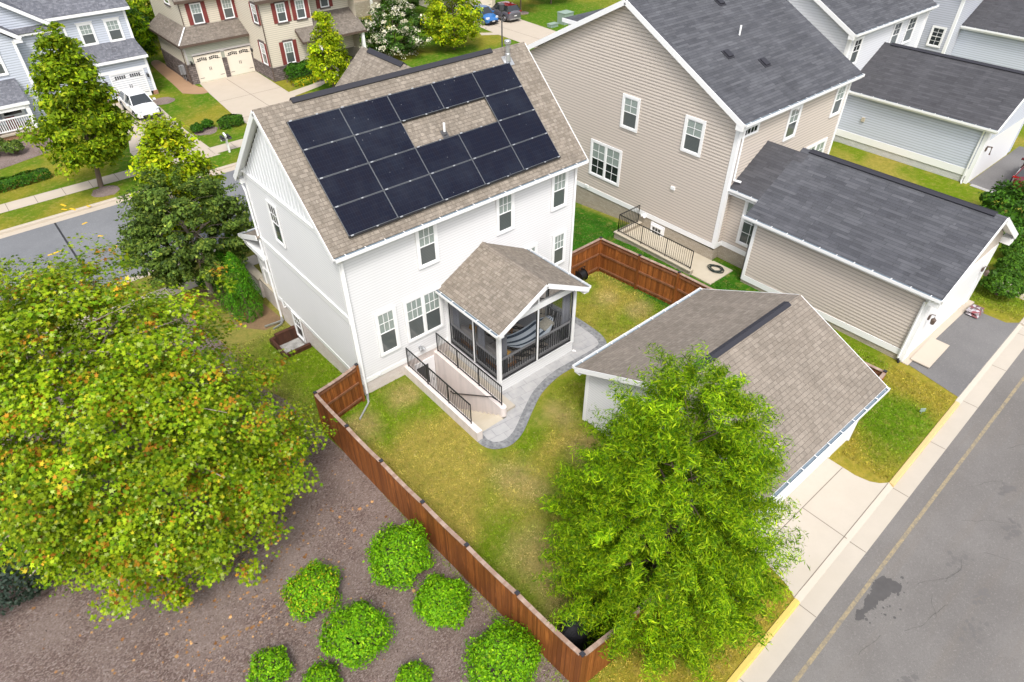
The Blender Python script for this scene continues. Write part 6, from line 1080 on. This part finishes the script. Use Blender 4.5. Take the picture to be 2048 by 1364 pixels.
car((41.9, 41.7, -.584), R_(180-4), 'dark grey crossover with a red roof parked on the far driveway', 'car_grey', 4.2, 1.8, 1.6, 'car_roofred', True)
car((39.2, -10.3, .02), R_(96), 'maroon SUV partly in view at the right edge of the photo', 'car_red', 4.6, 1.9, 1.68, None, True)
# ---------------------------------------------------------------- trees and shrubs
A_ = np.array
SYC = [(4, (.225, .325, .008)), (3, (.285, .385, .014)), (2.4, (.13, .25, .006)), (1.2, (.07, .15, .005)), (.8, (.36, .45, .10)), (.5, (.42, .40, .02))]
DRY = [(3, (.48, .23, .02)), (2, (.42, .33, .02)), (1, (.28, .11, .015))]
OAK = [(3, (.125, .25, .003)), (3, (.21, .345, .004)), (2.4, (.045, .12, .003)), (1.6, (.33, .44, .012))]
MAP = [(3, (.13, .215, .005)), (3, (.20, .29, .007)), (1.6, (.07, .135, .005)), (1.6, (.33, .38, .014))]
YEL = [(3, (.23, .33, .005)), (2.4, (.34, .42, .01)), (1.4, (.12, .20, .005)), (.8, (.46, .43, .014))]
ZEL = [(3, (.075, .125, .022)), (2.4, (.12, .185, .028)), (1.5, (.036, .07, .016)), (.8, (.21, .26, .04))]
DKG = [(3, (.035, .10, .008)), (2, (.06, .15, .010)), (2, (.02, .055, .006))]
BUSH = [(3, (.105, .27, .005)), (3, (.165, .36, .007)), (1.6, (.05, .15, .004)), (.7, (.27, .44, .012))]
HEDGE = [(3, (.030, .10, .006)), (2, (.05, .145, .008)), (1.5, (.018, .06, .005))]
BLUE = [(3, (.028, .045, .034)), (2, (.045, .065, .05)), (1.5, (.015, .025, .02))]
def tree(label, base, H, z0, prof, ncl, rad, per, size, shape, pal, r=.13, nl=26, lean=(0, 0), bark='bark', name='tree', flat=.7, group=None, **kw):
    t = thing(name, base, label, 'tree', group); cl = clumps(base, prof, ncl, base[2]+H, base[2]+z0, inner=kw.pop('inner', .35))
    cl[:, 0] += lean[0]*cl[:, 3]; cl[:, 1] += lean[1]*cl[:, 3]
    trunk(t, base, H*.88, r, cl, nl, bark, lean); crown(t, cl, rad, per, size, shape, pal, base=(base[0]+lean[0]*.4, base[1]+lean[1]*.4, base[2]+z0+(H-z0)*.35), flat=flat, **kw); return t
dome = lambda R, p=.55, lo=.75: (lambda u: R*((1-u**2.1)**p)*(lo+(1-lo)*min(1, u*4)))
cone = lambda R, k=.9: (lambda u: R*(min(1, .45+u*3.2))*(1-u)**k+.12*R)
egg = lambda R: (lambda u: R*math.sin(math.pi*min(1, (u*.9+.1))**.8)**.75+.05)
def syc():
    b = (-7.6, -.3, 0); t = thing('sycamore_tree', b, 'large spreading sycamore with browning leaves on the mulch bed', 'tree'); prof = dome(4.7, .58, .9)
    bo = clumps(b, prof, 150, 9.0, .9, inner=.62, jitter=.06); c2 = clumps(b, prof, 90, 9.0, .9, inner=.3, jitter=.05); bo = np.concatenate([bo, c2[c2[:, 3] > .55]]); L = []
    for c in bo:
        k = NR.normal(0, .2); m = 6 if c[3] < .6 else 5; q = np.repeat(c[None], m, 0); q[:, :3] += NR.normal(0, 1, (m, 3))*A_((.62, .62, .26)); L.append(np.concatenate([q, np.full((m, 1), k)], 1))
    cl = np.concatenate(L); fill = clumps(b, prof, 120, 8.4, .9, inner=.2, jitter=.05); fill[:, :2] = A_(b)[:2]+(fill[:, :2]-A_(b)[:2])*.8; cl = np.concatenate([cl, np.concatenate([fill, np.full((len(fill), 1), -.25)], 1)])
    an = np.arctan2(cl[:, 1]-b[1], cl[:, 0]-b[0]); lob = 1+.05*np.sin(an*3+cl[:, 3]*4)+.05*np.sin(an*7-cl[:, 3]*9+1)-.28*np.exp(-((np.mod(an-R_(222)+math.pi, 2*math.pi)-math.pi)/.55)**2); cl[:, 0] = b[0]+(cl[:, 0]-b[0])*lob; cl[:, 1] = b[1]+(cl[:, 1]-b[1])*lob; cl[:, 0] -= 1.0*cl[:, 3]**1.5; cl[:, 1] += .7*cl[:, 3]**2
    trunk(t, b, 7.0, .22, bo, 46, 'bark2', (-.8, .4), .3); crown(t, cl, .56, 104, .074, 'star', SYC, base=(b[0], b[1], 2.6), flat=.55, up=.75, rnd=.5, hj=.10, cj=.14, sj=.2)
    dc = cl[NR.random(len(cl)) < .34].copy(); dc[:, 2] += .10; crown(t, dc, .36, 26, .072, 'star', DRY, name='withered_leaves', base=(b[0], b[1], 2.6), flat=.6, up=.6, rnd=.6, hj=.2, cj=.1, sj=.25)
syc()
def oak():
    b = (2.2, -12.5, 0); t = thing('oak_tree', b, 'airy willow oak with narrow bright green leaves in front of the white garage', 'tree'); prof = lambda u: 2.95*(min(1, .66+u*1.6))*((1-u)**.66)+.2
    cl = clumps(b, prof, 900, 8.45, .4, inner=.12, jitter=.10); trunk(t, b, 7.1, .13, cl, 60, 'bark', (.2, .1), .12); crown(t, cl, .44, 270, .057, 'long', OAK, base=(b[0], b[1], 3.0), flat=.75, up=.55, rnd=.6, hj=.18, cj=.16, spray=True, droop=.12)
oak()
tree('tall maple on a mulch ring before the pale grey house across the street', (-2.62, 27.35, -.6), 9.0, 1.9, lambda u: 2.5*(min(1, .6+u*2.0))*((1-u)**.62)+.12, 240, .60, 105, .10, 'oval', MAP,   .16, 40, (1.0, .2), name='maple_tree', hj=.2, cj=.18, inner=.45)
tree('dark green spreading tree between the sidewalk and the white house', (-1.75, 11.6, -.58), 5.9, 1.7, lambda u: 2.5*(min(1, .5+u*2.2))*((1-u**1.6)**.6)+.1, 330, .5, 125, .065, 'oval', ZEL, .14, 46, (-.1, .2), name='elm_tree', hj=.2, cj=.26, spray=True, droop=.02, inner=.45, bark='bark2')
tree('yellow green young tree standing behind the dark green tree by the street', (-.95, 14.5, -.6), 7.6, 1.8, lambda u: 2.1*(min(1, .5+u*2))*((1-u)**.6)+.12, 170, .5, 100, .085, 'oval', YEL, .1, 24, name='maple_tree', hj=.2, cj=.15)
tree('yellow green pyramidal tree beside the cream house porch', (16.9, 33.6, -.6), 6.0, .9, lambda u: 1.75*(min(1, .55+u*2.4))*((1-u)**.75)+.1, 110, .5, 90, .085, 'oval', YEL, .1, 22, name='pear_tree', hj=.2, cj=.22)
tree('yellow green rounded tree left of the blue car', (31.0, 36.0, -.6), 5.9, .6, egg(2.5), 120, .62, 90, .10, 'oval', YEL, .11, 24, name='maple_tree', hj=.2, cj=.22)
def crape():
    b = (26.1, 38.6, -.6); t = thing('crape_myrtle', b, 'rounded crape myrtle covered in white blossom', 'tree'); cl = clumps(b, egg(2.75), 130, 3.9, -.2, inner=.4); trunk(t, b, 3.5, .09, cl, 20); crown(t, cl, .6, 85, .10, 'oval', [(3, (.045, .10, .018)), (2, (.075, .15, .025)), (2, (.025, .06, .012))], base=(b[0], b[1], 1), hj=.2, cj=.15); fl = cl[NR.random(len(cl)) < .8]; fl = fl.copy(); d = fl[:, :3]-A_((b[0], b[1], 1.2)); fl[:, :3] += d/np.linalg.norm(d, axis=1)[:, None]*.38
    crown(t, fl, .5, 55, .075, 'dia', [(3, (.62, .58, .44)), (2, (.55, .52, .36)), (1, (.68, .66, .58))], name='blossom', base=(b[0], b[1], 1), hj=.1)
crape()
for b, H, R, pal, lab in (((33.8, 49.5, -.6), 5.8, 2.2, DKG, 'dark green tree behind the flowering tree at the top of the photo'), ((6.9, 50.5, -.6), 5.6, 1.5, OAK, 'bright green tree between the two houses across the street'), ((10.2, 57.5, -.6), 4.5, 1.6, MAP, 'olive green shrub tree far behind the cream house side lawn'), ((44.9, 42.4, -.6), 6.4, 2.0, DKG, 'slim street tree with a mulch ring beyond the grey crossover'), ((50.3, 43.2, -.6), 3.9, 2.3, DKG, 'dense dark tree mass right of the slim street tree'), ((55, 47, -.6), 4.5, 2.6, DKG, 'dark tree partly hidden behind the tan gable'), ((39.2, 53.5, -.6), 5.0, 2.0, MAP, 'green tree behind the beige house roof'), ((-14.0, 9.5, -.4), 5.2, 2.2, ZEL, 'dark tree at the left edge beyond the sycamore'), ((8.3, 54.5, -.6), 3.8, 1.2, DKG, 'small dark evergreen beside the olive shrub tree')):
    tree(lab, b, H, 2.3 if 'slim' in lab else .7, egg(R), int(40+R*26), .6, 80, .12, 'oval', pal, .1, 12, name='tree', hj=.2, cj=.15)
def shrub(label, c, R, H, pal, n=1500, size=.045, shape='oval', name='bush', group=None, squash=1.0, lump=.10, twig=True, cat='bush', sprig=.0):
    """rounded shrub: woody stems inside a shell of small leaves"""
    t = thing(name, c, label, cat, group); d = unit(n); d[:, 2] = np.abs(d[:, 2])*1.15-.22; d /= np.linalg.norm(d, axis=1)[:, None]
    lum = 1+lump*np.sin(d[:, 0]*5.1+c[0]*3)*np.cos(d[:, 1]*4.3+c[1]*2)+lump*.7*np.sin(d[:, 2]*7+d[:, 0]*6+c[1])+NR.normal(0, lump*.35, n); rr = lum*(1-.28*NR.random(n)**2.2)+(NR.random(n) < sprig)*NR.random(n)*.22
    P = d*rr[:, None]*A_((R, R*squash, H*.52)); P[:, 2] += H*.48; P += A_(c); leaf_mesh('foliage', 'leaf_dense', t, P, size, shape, pal, d, .55, .55, .3, .2)
    m = MB(); 
    for k in range(9): a = k*.7; e = V(c[0]+math.cos(a)*R*.72, c[1]+math.sin(a)*R*.72*squash, c[2]+H*(.45+.3*((k*37) % 5)/5)); m.tube([V(c[0], c[1], c[2]-.05), (V(*c)+e)/2+V(0, 0, .12*H), e], [.03, .02, .008], 5)
    m.build('stems', 'bark', t); return t
BG = 'round clipped bushes on the mulch bed'
for (x, y, R, H, n, pal, lab) in ((-2.95, -7.15, 1.13, 1.5, 5200, BUSH, 'largest round bush, close to the long wood fence'), (-5.45, -6.4, .90, 1.15, 3600, BUSH+[(1.2, (.36, .34, .015))], 'round bush with a yellowing top, leftmost of the big ones'), (-5.15, -8.35, 1.02, 1.35, 4600, BUSH, 'round bright bush in front of the yellow topped bush'), (-2.85, -9.1, .92, 1.2, 3900, BUSH, 'round bush between the largest bush and the bottom bush by the fence'), (-2.6, -11.45, 1.10, 1.4, 5000, BUSH, 'round bush nearest the fence corner at the bottom edge'), (-7.3, -7.6, .66, .8, 1500, BUSH, 'small loose bush at the bottom edge, left of the others'), (-6.45, -8.75, .58, .7, 1300, BUSH, 'small bush cut by the bottom edge below the bright round bush'), (-4.6, -10.25, .52, .7, 1200, BUSH, 'small bush at the bottom edge between two big round bushes')):
    shrub(lab, (x, y, 0), R*.81, H*.86, pal, int(n*1.5), .034, 'oval', group=BG, sprig=.07, lump=.15)
for x, y, R, lab in ((-11.6, 1.0, .95, 'blue grey dark shrub at the left edge, the far one'), (-11.9, -.4, 1.1, 'blue grey dark shrub at the left edge, the near one')): shrub(lab, (x, y, 0), R, 1.35, BLUE, 3800, .05, group='blue grey shrubs by the sycamore', lump=.16)
def arb(label, c, R, H, n):
    t = thing('arborvitae', c, label, 'shrub', 'conical evergreens by the white house'); u = NR.random(n)**.8; a = NR.random(n)*2*math.pi; r = R*(np.minimum(1, .72+u*1.6)*(1-u**1.7)**.62)*(1+.09*np.sin(a*6+u*9))*(1-.2*NR.random(n)**2); P = np.stack([c[0]+np.cos(a)*r, c[1]+np.sin(a)*r, c[2]+u*H], 1); d = np.stack([np.cos(a), np.sin(a), np.full(n, .35)], 1)
    leaf_mesh('foliage', 'leaf_dense', t, P, .075, 'long', [(3, (.055, .19, .007)), (2, (.095, .26, .009)), (1.4, (.022, .085, .004))], d, .3, .5, .3, .2, axis=A_((0, 0, 1.0))+d*.35); m = MB(); m.tube([V(*c)-Z*.05, V(*c)+Z*H*.9], [.06, .01], 6); m.build('trunk', 'bark', t); return t
arb('broad bright arborvitae nearest the white house wall', (-1.10, 8.7, -.6), .80, 3.4, 5200); arb('arborvitae tight behind the broad one', (-1.30, 9.75, -.6), .72, 3.1, 3200); arb('slim arborvitae beside the front porch of the white house', (-.25, 11.3, -.6), .55, 2.9, 2600)
shrub('small round dark bush beside the dark tree trunk', (-1.55, 12.3, -.6), .55, .75, HEDGE, 1300, .05)
def hedge(label, a, b, w, h, n, pal=HEDGE, name='hedge'):
    c = tuple((p+q)/2 for p, q in zip(a, b)); t = thing(name, c, label, 'hedge'); a = A_(a); b = A_(b); L = np.linalg.norm(b-a); U = (b-a)/L; Vv = A_((-U[1], U[0], 0)); s = NR.random(n)*L; th = NR.random(n)*math.pi; q = np.sign(np.cos(th))*np.abs(np.cos(th))**.5; zz = np.sin(th)**.45
    en = np.clip(np.minimum(s, L-s)/(w*.5), 0, 1)**.5; rr = (1+.06*np.sin(s*5+th*3))*(1-.15*NR.random(n)**2); P = a+U*s[:, None]+Vv*(q*w/2*rr*(.4+.6*en))[:, None]+A_((0, 0, 1))*(zz*h*rr*(.75+.25*en))[:, None]; d = Vv*q[:, None]+A_((0, 0, 1))*zz[:, None]
    leaf_mesh('foliage', 'leaf_dense', t, P, .06, 'oval', pal, d, .4, .5, .3, .2); m = MB(); k = 0
    while k < L: e = a+U*k; m.tube([V(*e)-Z*.05, V(*e)+Z*h*.7], [.03, .01], 5); k += .5
    m.tube([V(*a)+Z*.12, V(*b)+Z*.12], .02, 5); m.build('stems', 'bark', t)
hedge('long low hedge along the lawn of the pale grey house', (-10.5, 30.5, -.6), (-4.6, 31.0, -.6), .9, .65, 3800); hedge('clipped hedge under the window of the cream house', (14.75, 37.75, -.6), (17.75, 37.75, -.6), 1.3, 1.35, 3600); hedge('short clipped hedge between the two driveways', (6.5, 31.5, -.6), (8.25, 31.45, -.6), .85, .8, 1900, DKG)
hedge('yellow flowering ground plants before the clipped hedge', (14.7, 36.55, -.6), (17.9, 36.7, -.6), 1.0, .45, 1800, [(2, (.16, .26, .01)), (1.2, (.5, .38, .01)), (1, (.08, .17, .01))], 'flower_bed_plants')
for x, y, R, lab in ((5.1, 32.0, .42, 'small ball bush on the mulch patch, the one nearer the white driveway'), (5.95, 32.3, .42, 'small ball bush on the mulch patch, the one nearer the short hedge'), (-5.6, 36.3, .62, 'dark reddish bush below the porch of the pale grey house'), (-6.6, 36.9, .8, 'dark bush at the left edge below the brick porch')): shrub(lab, (x, y, -.6), R, R*1.5, HEDGE if y < 34 else ZEL, 1200, .06)
RG = 'round bushes beside the tan garage'
for x, y, R, H, lab in ((25.7, -13.3, .85, 1.25, 'round bush nearest the soil bags'), (27.7, -13.1, .75, 1.1, 'round bush in the middle of the row beside the tan garage'), (29.5, -12.7, .75, 1.1, 'round bush farthest along the row beside the tan garage')): shrub(lab, (x, y, 0), R, H, [(3, (.045, .115, .010)), (2, (.075, .165, .012)), (1.5, (.025, .065, .006))], 2600, .06, group=RG, lump=.06)
shrub('tall loose bright shrub behind the tan garage roof end', (33.0, -10.9, 0), 1.3, 2.1, DKG, 3200, .085, lump=.2, sprig=.2); shrub('dark low shrub in front of the tall loose shrub', (31.6, -11.6, 0), 1.0, 1.1, DKG, 2200, .075)
# fallen leaves and bark chips on the mulch, grass tufts on the lawns, all uncountable
def litter(name, n, reg, size, shape, pal, z=.03):
    P = np.array([reg() for _ in range(n)]); C = np.stack([P[:, 0], P[:, 1], np.array([gz(a, b)+z for a, b in P])], 1); o = leaf_mesh(name, 'attr', None, C, size, shape, pal, np.tile(A_((0, 0, 1.)), (n, 1)), 1.5, .35, .35, .2, .15); o['kind'] = 'stuff'; return o
def r_leaf():
    while True:
        x, y = random.gauss(-6.8, 2.6), random.gauss(-4.6, 2.2)
        if x < -2.3 and y > -14: return (x, y)
litter('fallen_leaves', 620, r_leaf, .050, 'star', [(3, (.33, .17, .07)), (2, (.42, .24, .10)), (1, (.20, .09, .03))])
def r_chip():
    while True:
        x, y = random.uniform(-12, -1.6), random.uniform(-14, 4)
        if x < -1.55-.04*(y+13): return (x, y)
litter('bark_chips', 15000, r_chip, .032, 'long', [(3, (.10, .065, .05)), (2, (.20, .15, .125)), (1, (.33, .27, .235)), (2, (.05, .03, .022))], .018)

def turf(n, x0, x1, y0, y1, size, ok=lambda x, y: True):
    P = []
    while len(P) < n:
        x, y = random.uniform(x0, x1), random.uniform(y0, y1)
        if ok(x, y): P.append((x, y))
    return P, size
def no_house(x, y):
    if 0 <= x <= 11 and 0 <= y <= 7.4: return False
    if 1.8 <= x <= 4.05 and -4.8 <= y <= 0: return False
    if 4 <= x <= 9.75 and -4.6 <= y <= 0: return False
    if 1.7 <= x <= 5.3 and -5.7 <= y <= -4: return False
    if 5.4 <= x <= 12.1 and -13.4 <= y <= -6.3: return False
    if 5.0 <= x <= 11.2 and y < -13: return False
    if 16.1 <= x <= 18.2 and -4.2 <= y <= 2: return False
    if x >= 17.6 and -12.6 <= y: return False
    if 17.2 <= x <= 24.3: return False
    if x < -2.0 and y < -.5: return False
    if x < -2.9: return False
    if y < -15.3+.032*(x-5.1): return False
    if -1.3 < x < 0 and 4.4 < y < 6.1: return False
    return True
P, s_ = turf(150000, -2.9, 27, -15.5, 7, .04, no_house)
C = np.array([(x, y, gz(x, y)+.020) for x, y in P]); ca = np.array([lawncol(x, y) for x, y in P]); k = NR.random(len(P))[:, None]; vn = A_([.6*vnoise(x, y, .28, 5)+.4*vnoise(x, y, .11, 6) for x, y in P])[:, None]; ca = ca*(.62+1.1*vn)*(.9+.3*k); dry = (NR.random(len(P)) < .12)[:, None]; ca = np.where(dry, ca*.55+A_((.34, .28, .12))[None]*.45, ca)
o = leaf_mesh('grass', 'attr', None, C, .032, 'tri', [(1, (1, 1, 1))], NR.normal(0, 1, C.shape)*A_((1, 1, .3)), .5, .4, .35, .12, .1, axis=np.tile(A_((0, 0, .8)), (len(C), 1)), colarr=ca); o['kind'] = 'stuff'
# ---------------------------------------------------------------- finish
for o in bpy.data.objects:
    if '_o' in o: del o['_o']
